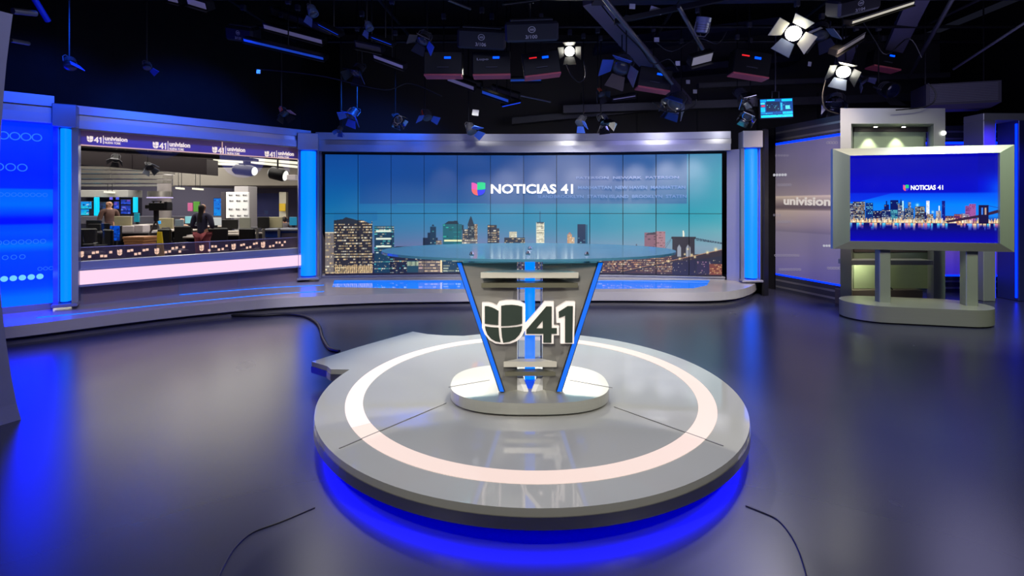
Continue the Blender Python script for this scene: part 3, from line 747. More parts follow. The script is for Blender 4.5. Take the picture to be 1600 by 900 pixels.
# blue light column in its clear casing
b = MB(Matrix.Translation((P(828, 400, 3.86).x, 3.86, 0))); z0, z1 = P(0, 567, 3.86).z, P(0, 407, 3.86).z
b.prism([(.037*math.cos(t), .037*math.sin(t)) for t in [2*math.pi*i/20 for i in range(20)]], z0, z1); b.build('light_column_tube', led_blue, desk, True)
M_ = Matrix.Translation((P(828, 400, 3.84).x, 3.84, 0))
b = MB(M_); 
for za, zb in ((P(0, 579, 3.84).z, P(0, 571, 3.84).z),): b.prism([(.037*math.cos(t), .037*math.sin(t)) for t in [2*math.pi*i/20 for i in range(20)]], za, zb)
b.prism([(.037*math.cos(t), .037*math.sin(t)) for t in [2*math.pi*i/20 for i in range(20)]], P(0, 592, 3.84).z, P(0, 585, 3.84).z)
b.build('light_segment', led_blue, desk, True)
q = [P(819, 595, 3.78), P(837, 595, 3.78), P(828, 616, 3.78)]
MB().slab(q, (0, .03, 0)).build('arrow_tip', lamp('deep_blue_tip', (0, 70, 225), 1.0), desk)
clear = glass_mat('clear_acrylic', (235, 240, 245), .25, body=.12, bodycol=(220, 225, 235))
b = MB(); c1 = P(809, 523, 3.8); c2 = P(847, 523, 3.8); zt = P(0, 524, 3.8).z; zb = P(0, 566, 3.8).z
b.box(((c1.x+c2.x)/2, 3.86, (zt+zb)/2), (c2.x-c1.x, .16, zt-zb), bev=.006); b.build('clear_block', clear, desk)
b = MB(); zt2 = P(0, 412, 3.8).z
for x in (811, 845): b.box((P(x, 0, 3.84).x, 3.84, (zt+zt2)/2), (.012, .1, zt2-zt), bev=.003)
b.build('clear_rail', clear, desk)
wh = mat('white_lacquer', (225, 225, 222), .3, noise=.02)
MB().slab([P(808, 588, 3.77), P(817, 588, 3.77), P(828, 617, 3.71), P(824, 622, 3.70), P(808, 622, 3.74)], (0, .02, 0)).build('white_facet', wh, desk)
MB().slab([P(848, 588, 3.77), P(839, 588, 3.77), P(828, 617, 3.71), P(832, 622, 3.70), P(848, 622, 3.74)], (0, .02, 0)).build('white_facet', wh, desk)
# big mark: dark faces on a pale backlit body
ZL = 3.63
def L0(zx, zy): return P(700+zx/5, 460+zy/5, ZL)
def dmap(loops, name, m, ext, y0):
    me = loops_mesh(loops, .01); k = 340/5/F*ZL
    org = L0(265, 390); n = len(me.vertices); cc_ = np.empty(n*3, np.float32); me.vertices.foreach_get('co', cc_); cc_ = cc_.reshape(-1, 3)
    out = np.stack([org.x+cc_[:, 0]*k, np.where(cc_[:, 2] > 0, y0-ext, y0), org.z+cc_[:, 1]*k], -1)
    me.vertices.foreach_set('co', out.astype(np.float32).ravel()); me.update(); me.materials.append(m)
    o = bpy.data.objects.new(name, me); COL.objects.link(o); return kid(o, desk)
FOUR_OUT = _f([(757, 60), (828, 60), (828, 250), (868, 250), (868, 322), (826, 322), (826, 388), (736, 388), (736, 322), (604, 322), (600, 240)])
ONE_OUT = _f([(925, 60), (995, 60), (985, 388), (880, 388), (880, 225), (850, 225), (846, 110)])
dmap([SHIELD_OUT], 'logo_body', white_edge, .04, ZL+.05)
for lp in SHIELD: dmap([lp], 'logo_face', dark_face, .012, ZL+.010)
dmap([FOUR_OUT], 'numeral_body', white_edge, .04, ZL+.05); dmap([FOUR, FOUR_HOLE], 'numeral_face', dark_face, .012, ZL+.010)
dmap([ONE_OUT], 'numeral_body', white_edge, .04, ZL+.05); dmap([ONE], 'numeral_face', dark_face, .012, ZL+.010)
# glass top
HG = 1.235
gl_top = glass_mat('teal_tabletop_glass', (150, 210, 226), .09, rough=.10, body=.3, bodycol=(120, 195, 225))
gx = .13; near_z, far_z = 3.50, 5.0
pts = []
for i in range(72):
    t = 2*math.pi*i/72; ct, st = math.cos(t), math.sin(t)
    pts.append((gx+1.16*ct*(1+.0*st), (near_z+far_z)/2+((far_z-near_z)/2)*st))
b = MB(); b.prism(pts, HG-.012, HG+.006); b.build('glass_top', gl_top, desk)
for x, y in ((737, 3.8), (825, 3.86), (917, 3.8), (828, 4.3)):
    b = MB(Matrix.Translation((P(x, 400, y).x, y, 0))); b.lathe([(.022, HG-.045), (.022, HG-.012)], 14); b.lathe([(.016, HG+.006), (.018, HG+.012), (.008, HG+.03)], 14); b.build('glass_standoff', chrome, desk, True)
b = MB(); b.hull([P(714, 411, 3.7), P(942, 411, 3.7), P(922, 409, 4.1), P(735, 409, 4.1)], [v+Vector((0, 0, -.02)) for v in (P(714, 411, 3.7), P(942, 411, 3.7), P(922, 409, 4.1), P(735, 409, 4.1))])
b.mi = 0
# top brackets leave the middle open for the light
bb = MB()
for xa, xc, xd, xe in ((716, 808, 808, 735), (848, 940, 921, 848)):
    q = [P(xa, 410, 3.70), P(xc, 410, 3.76), P(xd, 408, 4.1), P(xe, 408, 4.1)]; zt = 1.19
    q = [Vector((v.x, v.y, zt)) for v in q]; bb.slab(q, (0, 0, -.015))
bb.build('top_bracket', brushed, desk)
# ================================================================== RIGHT SIDE WALLS
stripe_m = mat('silver_rail', (190, 190, 200), .3, .8, noise=.03)
slate_m = mat('slate_laminate', (64, 66, 84), .4, .2, noise=.08)
led_b2 = lamp('blue_edge_led', (0, 60, 255), 1.5, (0, .06, 3.2))
def gwall(name, pts, label, paint_stops, ztop=2.72, zbot=.31, x=None):
    t = thing(name, (pts[0][0], pts[0][1], 0), label, 'wall panel')
    b = MB(); b.wall(pts, 0, .28, .1); b.wall(pts, 2.76, 3.06, .1); b.build('rail_panel', slate_m, t)
    for z in (.05, .17, 2.80, 2.93):
        b = MB(); b.wall([(p[0], p[1]-.012) for p in pts], z, z+.035, .03); b.build('silver_rail', stripe_m, t)
    for z in ((.28, .31), (2.72, 2.76)):
        b = MB(); b.wall([(p[0], p[1]-.004) for p in pts], z[0], z[1], .03); b.build('blue_edge_light', led_b2, t)
    MB().wall([(p[0], p[1]+.012) for p in pts], .28, 2.76, .08).build('panel_back', dark_m, t)
    pp = Paint(0, 0, 40, 240, 1); pp.vgrad(0, 0, 40, 240, paint_stops)
    a, c = Vector((*pts[0], 0)), Vector((*pts[-1], 0)); n = n3(a, c)
    im = pp.linear()
    image_grid(im, 'printed_graphic', lambda u, v: a.lerp(c, u)+Vector((0, 0, zbot+(ztop-zbot)*v)), t, graphic_m)
    return t, a, c, -n
graphic_m = mat('lilac_backlit_graphic', (40, 38, 44), .4)
_b = graphic_m.node_tree.nodes['Principled BSDF']; _a = graphic_m.node_tree.nodes.new('ShaderNodeAttribute'); _a.attribute_name = 'img'
graphic_m.node_tree.links.new(_a.outputs['Color'], _b.inputs['Base Color']); graphic_m.node_tree.links.new(_a.outputs['Color'], _b.inputs['Emission Color']); _b.inputs['Emission Strength'].default_value = .55
stops = [(0, (96, 92, 128)), (60, (112, 106, 126)), (95, (140, 128, 134)), (96, (196, 180, 164)), (104, (150, 136, 132)), (116, (96, 84, 90)), (120, (120, 106, 104)), (122, (172, 156, 148)), (150, (134, 122, 134)), (160, (112, 104, 124)), (161, (124, 116, 136)), (200, (116, 108, 142)), (240, (98, 92, 150))]
t, a, c, n = gwall('graphic_wall_panel', [(4.97, 10.02), (5.33, 8.55)], 'lilac backlit graphic wall with dot rows and a channel name beside the rolling display', stops)
gt = lamp('pale_graphic_lettering', (235, 225, 218), .75); gd = lamp('pale_graphic_dots', (225, 225, 235), .6); gf = lamp('faint_graphic_dots', (165, 158, 175), .7)
text_px('univision', 'channel_name', 1225, 1298, (320, 322), (308, 306), a, n, gt, t, .03, .006)
def rings(b, pts, r, ring=True, pl=None, nn=None):
    pl = a if pl is None else pl; nn = n if nn is None else nn; e = Vector((0, 0, 1)).cross(nn).normalized()
    for x, y in pts:
        c0 = on_plane(x, y, pl, nn)+nn*.006; N = 16; sx = 1.27 if abs(nn.x) > .7 else 1
        cs = [[c0+(e*math.cos(q)*sx+Vector((0, 0, 1))*math.sin(q))*rr for q in [2*math.pi*i/N for i in range(N)]] for rr in (r, r*.66)]
        if ring: b.add(cs[0]+cs[1], [(i, (i+1) % N, N+(i+1) % N, N+i) for i in range(N)])
        else: b.add(cs[0], [tuple(range(N))])
b = MB(); rings(b, [(1210+4.4*k, 273.5-.1*k) for k in range(5)], .026, False); rings(b, [(1288+4.2*k, 384) for k in range(5)], .02, False); b.build('dot_row', gd, t)
b = MB()
for x0, y0, k, r in [(1213, 243, 5, .018), (1217, 289, 5, .024), (1217, 346.5, 5, .024), (1210, 336, 3, .02), (1212, 399, 9, .022), (1219, 421, 8, .022), (1295, 419, 5, .022), (1294, 223, 4, .024)]:
    rings(b, [(x0+4.4*i, y0) for i in range(k)], r)
b.build('ring_row', gf, t)
stops2 = [(0, (40, 30, 200)), (30, (96, 86, 150)), (120, (128, 108, 150)), (200, (100, 76, 190)), (240, (70, 50, 220))]
gwall('graphic_wall_panel', [(5.6, 9.9), (9.6, 9.75)], 'violet graphic wall behind the silver portals at the far right', stops2)
b = MB(); b.hull([(4.86, 10.3, 0), (4.96, 10.05, 0), (5.0, 10.08, 0), (4.9, 10.34, 0)], [(4.86, 10.3, 3.06), (4.96, 10.05, 3.06), (5.0, 10.08, 3.06), (4.9, 10.34, 3.06)]); struct(b.build('wall_corner_right', dark_m))

# ================================================================== PORTALS
portal_m = mat('satin_silver_portal', (168, 172, 168), .4, .35, noise=.03)
green_m = mat('pale_green_metal', (180, 200, 165), .32, .35, noise=.04)
taupe = mat('taupe_panel', (96, 88, 84), .5, noise=.06)
pz = 8.25; xa, xb_, xc, xd = P(1313, 0, pz).x, P(1330, 0, pz).x, P(1459, 0, pz).x, P(1477, 0, pz).x
por = thing('display_portal', ((xa+xd)/2, pz, 0), 'tall silver portal with green lit back panel behind the rolling display', 'portal')
TOP = 3.10; dd = .42
zb_ = pz+dd; ya_, yb2, yc_, yd_ = P(1316, 0, zb_).x, P(1333, 0, zb_).x, P(1448, 0, zb_).x, P(1462, 0, zb_).x
MB().prism([(xa, pz), (xb_, pz), (yb2, zb_), (ya_, zb_)], 0, TOP-.24).build('post', portal_m, por)
MB().prism([(xc, pz), (xd, pz), (yd_, zb_), (yc_, zb_)], 0, TOP-.24).build('post', portal_m, por)
MB().prism([(xa, pz), (xd, pz), (yd_, zb_), (ya_, zb_)], TOP-.24, TOP).build('header', portal_m, por)
def pb(x0, x1, z0, z1, y0, y1): return MB().box(((x0+x1)/2, (y0+y1)/2, (z0+z1)/2), (x1-x0, y1-y0, z1-z0), 0, .004)
zz_ = lambda py, d=zb_-.06: EYE-(py-HY)/F*d
pb(yb2-.02, yc_+.02, zz_(206), zz_(182), zb_-.06, zb_).build('dark_header_panel', taupe, por)
pb(yb2-.02, yc_-.05, 1.1, zz_(206), zb_-.05, zb_).build('back_panel', green_m, por)
pb(yb2-.02, yc_+.02, .83, 1.1, zb_-.06, zb_).build('taupe_back_panel', taupe, por)
pb(yb2-.02, yc_+.02, .24, .83, zb_-.05, zb_).build('lower_back_panel', green_m, por)
pb(xb_-.02, xc+.02, .66, .735, pz+.04, pz+.30).build('shelf_bar', portal_m, por)
pb(xb_, xc, .0, .24, zb_-.2, zb_).build('plinth_panel', taupe, por)
for x in (1368, 1412):
    p = P(x, 193, pz+.2); b = MB(Matrix.Translation((p.x, p.y, 0))); b.lathe([(.035, TOP-.262), (.035, TOP-.24)], 14); dl = b.build('downlight', chrome, por, True)
    b = MB(Matrix.Translation((p.x, p.y, 0))); b.lathe([(.024, TOP-.266), (.024, TOP-.261)], 14); b.build('downlight_lens', bulb, dl)
p = P(1474, 208, pz-.01); b = MB(Matrix.Translation(p) @ Matrix.Rotation(R(90), 4, 'X')); b.lathe([(.036, 0), (.03, .02)], 16); b.build('side_spot', lamp('small_white_spot', (255, 255, 245), 3), por)
por2 = thing('display_portal', P(1548, 471, 8.8)*1, 'slim silver portal with blue lit sides at the far right of the set', 'portal'); por2.location.z = 0
bpy.context.view_layer.update()
x1, x2 = P(1537, 0, 8.8).x, P(1556, 0, 8.8).x; x3 = P(1592, 0, 8.8).x
MB().box(((x1+x2)/2, 9.0, 1.5), (x2-x1, .4, 3.0), 0, .008).build('post', portal_m, por2)
MB().box((x3+.12, 9.0, 1.5), (.24, .4, 3.0), 0, .008).build('post', mat('blue_lit_post', (70, 80, 150), .35, .5, noise=.03), por2)  # blue light on this post is put into its colour
MB().box(((x1+x3)/2+.15, 9.0, 3.06), (x3-x1+.3, .4, .12), 0, .008).build('header', portal_m, por2)
MB().box((x2+.006, 8.84, 1.5), (.012, .05, 2.9)).build('edge_light', led_b2, por2)
MB().box((x3-.006, 8.84, 1.5), (.012, .03, 2.9)).build('edge_light', led_b2, por2)

# ================================================================== ROLLING DISPLAY
pL, pR = Vector((4.56, 7.55, 0)), Vector((6.64, 7.02, 0)); dT = (pR-pL).normalized(); nT = -n3(pL, pR); WT = (pR-pL).length
tv = thing('rolling_display', (5.6, 7.35, 0), 'large brushed metal framed screen with a night skyline on two posts and a rounded base', 'display')
def tp(u, z, o=0): return pL+(pR-pL)*u+Vector((0, 0, z))+nT*o
corners = [(0, .975), (1, .975), (1, 2.395), (0, 2.395)]
iu0, iu1, iz0, iz1 = .094, .913, 1.09, 2.29
inner = [(iu0, iz0), (iu1, iz0), (iu1, iz1), (iu0, iz1)]
for i in range(4):
    j = (i+1) % 4
    o_ = [tp(*corners[i], 0), tp(*corners[j], 0), tp(*inner[j], .05), tp(*inner[i], .05)]
    k_ = [tp(*corners[i], -.09), tp(*corners[j], -.09), tp(*inner[j], -.03), tp(*inner[i], -.03)]
    MB().hull(o_, k_).build('frame_side', brushed if i % 2 == 0 else mat('brushed_frame_upright', (170, 182, 166), .36, .5, noise=.05, scale=3, stretch=(60, 60, 1)), tv)
sc_ = MB().hull([tp(iu0, iz0, .0), tp(iu1, iz0, .0), tp(iu1, iz1, .0), tp(iu0, iz1, .0)], [tp(iu0, iz0, -.11), tp(iu1, iz0, -.11), tp(iu1, iz1, -.11), tp(iu0, iz1, -.11)]).build('screen', black_m, tv)
# skyline picture (painted in the photo's rows and columns)
tq = Paint(1326, 240, 1560, 380, 2.4)
tq.vgrad(1326, 240, 1560, 380, [(240, (6, 6, 150)), (268, (4, 4, 158)), (285, (4, 4, 190)), (300, (0, 6, 190)), (303, (0, 70, 225)), (320, (0, 120, 245)), (338, (20, 120, 225)), (348, (16, 30, 120)), (352, (10, 10, 90)), (365, (6, 4, 140)), (380, (6, 2, 170))])
tq.rect(1326, 240, 1530, 301, (4, 4, 170), .5); tq.poly([(1326, 301), (1400, 301), (1340, 316), (1326, 316)], (4, 20, 200), .7)
[tq.glow(1562, 296, r_, (0, 90, 235), .28) for r_ in (9, 14, 20, 26)]; tq.vgrad(1326, 301.5, 1327, 302, [(301, (0, 70, 225)), (302, (0, 70, 225))])
BL = [(255, 240, 200), (230, 240, 255), (255, 220, 170), (190, 230, 255)]
def tt(x0, x1, y0, base, lit, d=.5, y1=350, band=.2): tq.tower(x0, x1, y0, y1, base, lit, d, 2.6, 1.6, band)
tt(1326, 1333, 318, (50, 50, 90), BL); tt(1333, 1353, 315, (40, 40, 70), BL, .6, band=.4); tt(1354, 1366, 317, (10, 40, 110), [(120, 220, 255)], .4); tt(1366, 1380, 330, (20, 20, 70), BL, .4)
tt(1380, 1396, 328, (14, 30, 90), BL, .3); tt(1384, 1392, 320, (6, 20, 90), BL, .1, 330); tq.rect(1387, 314, 1389, 321, (6, 20, 90)); tt(1380, 1400, 340, (90, 90, 110), BL, .8)
tt(1394, 1407, 313, (6, 20, 90), [(90, 180, 220)], .1, 330); tt(1394, 1406, 328, (10, 60, 120), [(120, 240, 235)], .8, band=.5)
tt(1406, 1416, 318, (60, 70, 110), BL, .7); tq.poly([(1408, 322), (1411, 310), (1414, 322)], (10, 60, 120)); tq.rect(1413, 314, 1415, 330, (170, 230, 255))
tt(1416, 1421, 330, (10, 20, 90), BL, .3); tt(1417, 1431, 326, (30, 50, 90), BL, .6); tt(1422, 1427, 316, (60, 80, 120), BL, .8, 330)
tt(1433, 1449, 323, (50, 50, 70), BL, .65, band=.3); tq.glow(1437, 321, 2.5, (160, 220, 255)); tt(1448, 1456, 332, (20, 30, 90), BL, .4)
tt(1451, 1456, 314, (220, 230, 250), [(255, 255, 255)], .9, 336); tt(1452, 1462, 335, (80, 60, 70), BL, .6, band=.2); tq.glow(1461, 332, 2, (200, 230, 255), .8)
tq.rect(1470, 322, 1472, 345, (220, 235, 255)); tt(1466, 1474, 330, (120, 110, 130), BL, .7); tt(1475, 1480, 314, (14, 20, 120), [(60, 80, 180)], .2)
tt(1480, 1494, 338, (70, 40, 80), [(255, 180, 120)], .4); tt(1494, 1505, 335, (90, 40, 90), [(255, 160, 120)], .3); tt(1505, 1520, 334, (120, 90, 120), BL, .6); tt(1517, 1527, 319, (150, 80, 150), [(130, 60, 130)], .3); tt(1511, 1518, 322, (130, 70, 140), [(110, 60, 130)], .3, 336)
tq.rect(1326, 345, 1560, 350, (120, 90, 80), .5)
for k in range(420): x = random.uniform(1326, 1559); tq.rect(x, random.uniform(341, 349), x+1.2, 349, random.choice([(255, 230, 170), (255, 190, 120), (255, 250, 230)]), .6)
tq.poly([(1480, 346), (1533, 336), (1560, 328), (1560, 333), (1534, 340), (1484, 349)], (50, 30, 60)); tq.poly([(1531, 321), (1546, 321), (1546, 352), (1531, 352)], (24, 16, 60)); tq.rect(1535, 325, 1537.5, 336, (60, 120, 220)); tq.rect(1540, 325, 1542.5, 336, (180, 150, 140)); tq.line(1546, 322, 1560, 325, .8, (20, 50, 130))
for k in range(70):
    x = random.uniform(1326, 1556); c_ = random.choice([(255, 190, 110), (90, 220, 240), (255, 220, 160), (230, 140, 150), (120, 180, 255)]); h_ = random.uniform(3, 12)
    tq.vgrad(x, 350, x+random.uniform(1.5, 5), 350+h_, [(350, c_), (350+h_, (20, 20, 140))])
timg = tq.linear()
tscr = screen_mat('display_picture', 1.25, .25)
image_grid(timg, 'picture', lambda u, v: tp(iu0+(iu1-iu0)*u, iz0+(iz1-iz0)*v, .004), sc_, tscr)
def ttx(s, x0, x1, yb, yt, bold): return text_px(s, 'lettering', x0, x1, yb, yt, tp(0, 0, .006), nT, white_txt, sc_, bold, .0, .002)
ttx('NOTICIAS', 1423, 1462, (297, 296.6), (289.5, 289), .03); ttx('41', 1465, 1473.5, (296.6, 296.6), (289.2, 289), .015)
a_ = on_plane(1411, 298.5, tp(0, 0, .007), nT); c_ = on_plane(1420, 298.5, tp(0, 0, .007), nT)
colour_logo(a_, (c_-a_), Vector((0, 0, .088)), sc_)
for u, z0_, z1_ in ((.31, .2, 1.0), (.79, .2, 1.0)):
    c0 = tp(u, 0, -.12); MB().box((c0.x, c0.y, .61), (.14, .16, .78), math.atan2(dT.y, dT.x), .008).build('post', mat('post_metal', (160, 166, 154), .38, .4, noise=.05), tv)
bc = Vector((5.60, 7.42, 0)); yaw = R(-15)
def stadium(l, r, n=14):
    o = []
    for i in range(n+1): t = -math.pi/2+math.pi*i/n; o.append((l/2-r+r*math.cos(t), r*math.sin(t)))
    for i in range(n+1): t = math.pi/2+math.pi*i/n; o.append((-l/2+r+r*math.cos(t), r*math.sin(t)))
    return [(bc.x+x*math.cos(yaw)-y*math.sin(yaw), bc.y+x*math.sin(yaw)+y*math.cos(yaw)) for x, y in o]
MB().prism(stadium(1.80, .44), .02, .235).build('base_drum', brushed, tv, True)
MB().prism(stadium(1.74, .41), 0, .02).build('base_gap', black_m, tv)

# black cable trailing on the floor behind the platform
b = MB(); b.tube(smooth_line([FL(x, y, .018) for x, y in [(322, 494), (345, 493), (400, 493), (445, 491), (475, 494), (492, 502), (500, 512), (503, 524), (508, 535), (516, 545), (530, 549)]], 5), .018, 8)
tag(b.build('floor_cable', cable_m, None, True), 'thick black cable snaking over the floor from the stage step to the platform', 'cable')
b = MB()
b.tube(smooth_line([FL(x, y, .003) for x, y in [(340, 905), (352, 880), (368, 855), (395, 832), (440, 815), (492, 793)]], 5), .0035, 6)
tag(b.build('floor_cable', cable_m, None, True), 'thin dark wire curving over the floor toward the left front of the platform', 'cable')
b = MB(); b.tube(smooth_line([FL(x, y, .004) for x, y in [(1165, 790), (1190, 800), (1215, 812), (1235, 835), (1250, 865), (1262, 905)]], 5), .0035, 6)
tag(b.build('floor_cable', cable_m, None, True), 'thin dark wire curving over the floor from the right front of the platform', 'cable')
b = MB(); b.tube(smooth_line([P(1383, 415, 7.6), P(1386, 440, 7.7), P(1390, 448, 7.85), P(1394, 452, 7.9)], 5), .012, 6)
tag(b.build('display_cable', cable_m, None, True), 'black cable hanging behind the left post of the rolling display', 'cable')
# ================================================================== LIGHTING RIG
rod_top = 4.75
def rig_pipe(p, q, r, label, m=pipe_m, name='hanging_pipe', cat='pipe', group=None):
    b = MB(); b.tube([p, q], r, 10); o = b.build(name, m, None, True); return tag(o, label, cat, group)
GP = 'black pipes of the lighting grid'
for i, (y, z, xx) in enumerate([(5.2, 4.55, (-5, 8)), (6.4, 4.55, (-6, 9)), (7.6, 4.55, (-6.5, 9.5)), (8.8, 4.55, (-4.6, 9.5)), (9.6, 4.55, (-3.6, 9.5))]):
    rig_pipe((xx[0], y, z), (xx[1], y, z), .026, 'black horizontal pipe of the lighting grid running across the studio', dark_m, group=GP)
for i, x in enumerate((-4.4, -2.2, 0, 2.2, 4.4, 6.6)):
    rig_pipe((x, 4.4, 4.61), (x+.4, 9.8, 4.61), .026, 'black pipe of the lighting grid running toward the video wall', dark_m, group='black grid pipes running away from the camera')
def duct(name, p, q, w, h, label, m=grey_m, cat='duct'):
    p, q = Vector(p), Vector(q); d = (q-p).normalized(); s = d.cross(Vector((0, 0, 1))).normalized()*w/2; u = Vector((0, 0, h/2))
    b = MB(); b.hull([p-s-u, p+s-u, p+s+u, p-s+u], [q-s-u, q+s-u, q+s+u, q-s+u])
    n = max(2, int((q-p).length/1.2))
    for i in range(1, n):
        c = p.lerp(q, i/n); e = d*.02; k = 1.05; b.hull([c-s*k-u*k-e, c+s*k-u*k-e, c+s*k+u*k-e, c-s*k+u*k-e], [c-s*k-u*k+e, c+s*k-u*k+e, c+s*k+u*k+e, c-s*k+u*k+e])
    return tag(b.build(name, m), label, cat)
lil = mat('lilac_grey_duct', (116, 112, 134), .5, .2, noise=.1)
duct('hanging_air_duct', P(925, 0, 8.2), P(1068, 160, 10.8), .34, .1, 'long pale flat duct slanting away above the right half of the video wall', lil)
duct('hanging_air_duct', P(1440, -14, 8.0), P(1395, 80, 9.6), .3, .1, 'short pale flat duct slanting above the silver portal', lil)
duct('hanging_air_duct', P(1330, 60, 9.0), P(1310, 115, 10.4), .26, .08, 'short silver duct length above the hanging fresnel on the right', lil)
duct('hanging_air_duct', P(880, 172, 11.3), P(1460, 152, 10.9), .22, .16, 'long grey galvanised duct running level above the right end of the video wall', pipe_m)
duct('hanging_air_duct', P(800, 190, 11.6), P(1010, 170, 11.6), .2, .14, 'dark level duct just above the middle of the video wall', grey_m)
duct('hanging_air_duct', P(1090, 135, 11.0), P(1480, 118, 11.0), .16, .1, 'thin dark duct running level above the hanging multiview monitor', grey_m)
duct('ceiling_beam', P(930, -10, 7.6), P(1260, -14, 7.8), .5, .16, 'dark navy ceiling beam at the top edge above the grid', mat('navy_beam', (28, 32, 62), .6, noise=.1), 'beam')
duct('ceiling_beam', P(930, 75, 10.4), P(1210, 40, 10.4), .6, .14, 'broad dark navy beam crossing behind the grid pipes', mat('navy_beam', (28, 32, 62)), 'beam')
duct('ceiling_beam', P(980, 120, 11.7), P(1240, 95, 11.7), .6, .14, 'dark navy beam behind the tilted black ballast', mat('navy_beam', (28, 32, 62)), 'beam')
duct('ceiling_beam', P(960, 34, 7.4), P(1130, -2, 7.4), .07, .07, 'thin black beam with a paper tag near the top edge', dark_m, 'beam')
rig_pipe(P(930, -20, 6.7), P(1050, 130, 8.8), .035, 'diagonal silver pipe with cables slanting beside the long pale duct')
rig_pipe(P(1060, 10, 7.2), P(1100, 80, 8.2), .03, 'short grey pipe slanting near the grey dome fixture')
rig_pipe(P(1490, -5, 7.2), P(1420, 120, 10.0), .03, 'thin grey pipe slanting above the louvred air unit')
rig_pipe(P(1602, 35, 7.0), P(1490, 108, 8.6), .02, 'thin pale pipe slanting at the top right corner')
rig_pipe(P(700, 0, 7.2), P(735, 14, 7.6), .02, 'short pale pipe above the labelled black ballasts')
rig_pipe(P(75, 33, 6.0), P(30, -40, 5.6), .03, 'dark blue pipe leaning at the top left corner', mat('blue_black_pipe', (26, 28, 70), .4))
rig_pipe(P(20, 17, 5.2), P(56, 21, 5.4), .03, 'pale blue pipe stub beside the near partition top')
rig_pipe(P(17, 63, 5.2), P(45, 68, 5.4), .02, 'thin pale pipe stub lower beside the near partition')
rig_pipe(P(735, 133, 9.0), P(860, 159, 9.6), .018, 'thin dark rod sloping down between the strip lights')
# cables draped over the grid
for i, (pts, lab) in enumerate([
    ([(930, -5), (965, 40), (1000, 75), (1020, 100), (1045, 92), (1060, 110)], 'black cable draped down the diagonal silver pipe'),
    ([(1025, 66), (1050, 80), (1090, 60), (1120, 68), (1135, 50)], 'black cable looped over the navy beam'),
    ([(885, 100), (893, 118), (905, 128), (915, 118), (912, 96)], 'loose cable loop hanging under the brightest spotlight'),
    ([(1020, 160), (1035, 172), (1060, 175), (1085, 165), (1088, 155)], 'thin cable loop beside the silver fresnel with the blue flap'),
    ([(1290, 125), (1285, 150), (1290, 170), (1310, 178)], 'pale cable hanging left of the bright fresnel by the portal'),
    ([(1450, 130), (1462, 145), (1458, 160), (1440, 168), (1400, 172)], 'black cable drooping in front of the louvred air unit'),
    ([(400, 108), (450, 112), (510, 120), (600, 140), (640, 130), (690, 150)], 'faint cable run sagging above the left lamps'),
    ([(1340, 20), (1365, 60), (1385, 85), (1420, 60), (1440, 90)], 'black cable bundle over the ballast at upper right')]):
    b = MB(); b.tube(smooth_line([P(x, y, 8.1) for x, y in pts], 5), .010, 6); tag(b.build('hanging_cable', cable_m, None, True), lab, 'cable')
# paper tags
for x, y, w_, h_, a_, z, lab in [(988, 10, 9, 8, -3, 7.3, 'small white paper tag high on the thin black beam'), (1025, 16, 19, 9, -18, 7.4, 'tilted white card under the top beam'), (1026, 62, 8, 7, 0, 8.2, 'small paper tag on the long pale duct'), (1059, 99, 7, 7, 0, 8.2, 'small paper tag left of the tilted ballast'), (1075, 128, 6, 6, 0, 9.5, 'small paper tag above the level duct'), (1086, 143, 6, 6, 0, 9.5, 'small paper tag on the level galvanised duct'), (404, 112, 6, 6, 0, 7.5, 'tiny pale tag among the dark left rig'), (743, 176, 10, 9, -8, 9, 'small grey card hanging above the video wall logo'), (1265, 100, 5, 7, -10, 8.6, 'small pale tag under the star shaped barn doors')]:
    p = P(x, y, z); k = z/F; M = Matrix.Translation(p) @ Matrix.Rotation(R(-a_), 4, 'Y'); tag(MB(M).box((0, 0, 0), (w_*k, .006, h_*k)).build('hanging_paper_tag', paper_m), lab, 'tag')

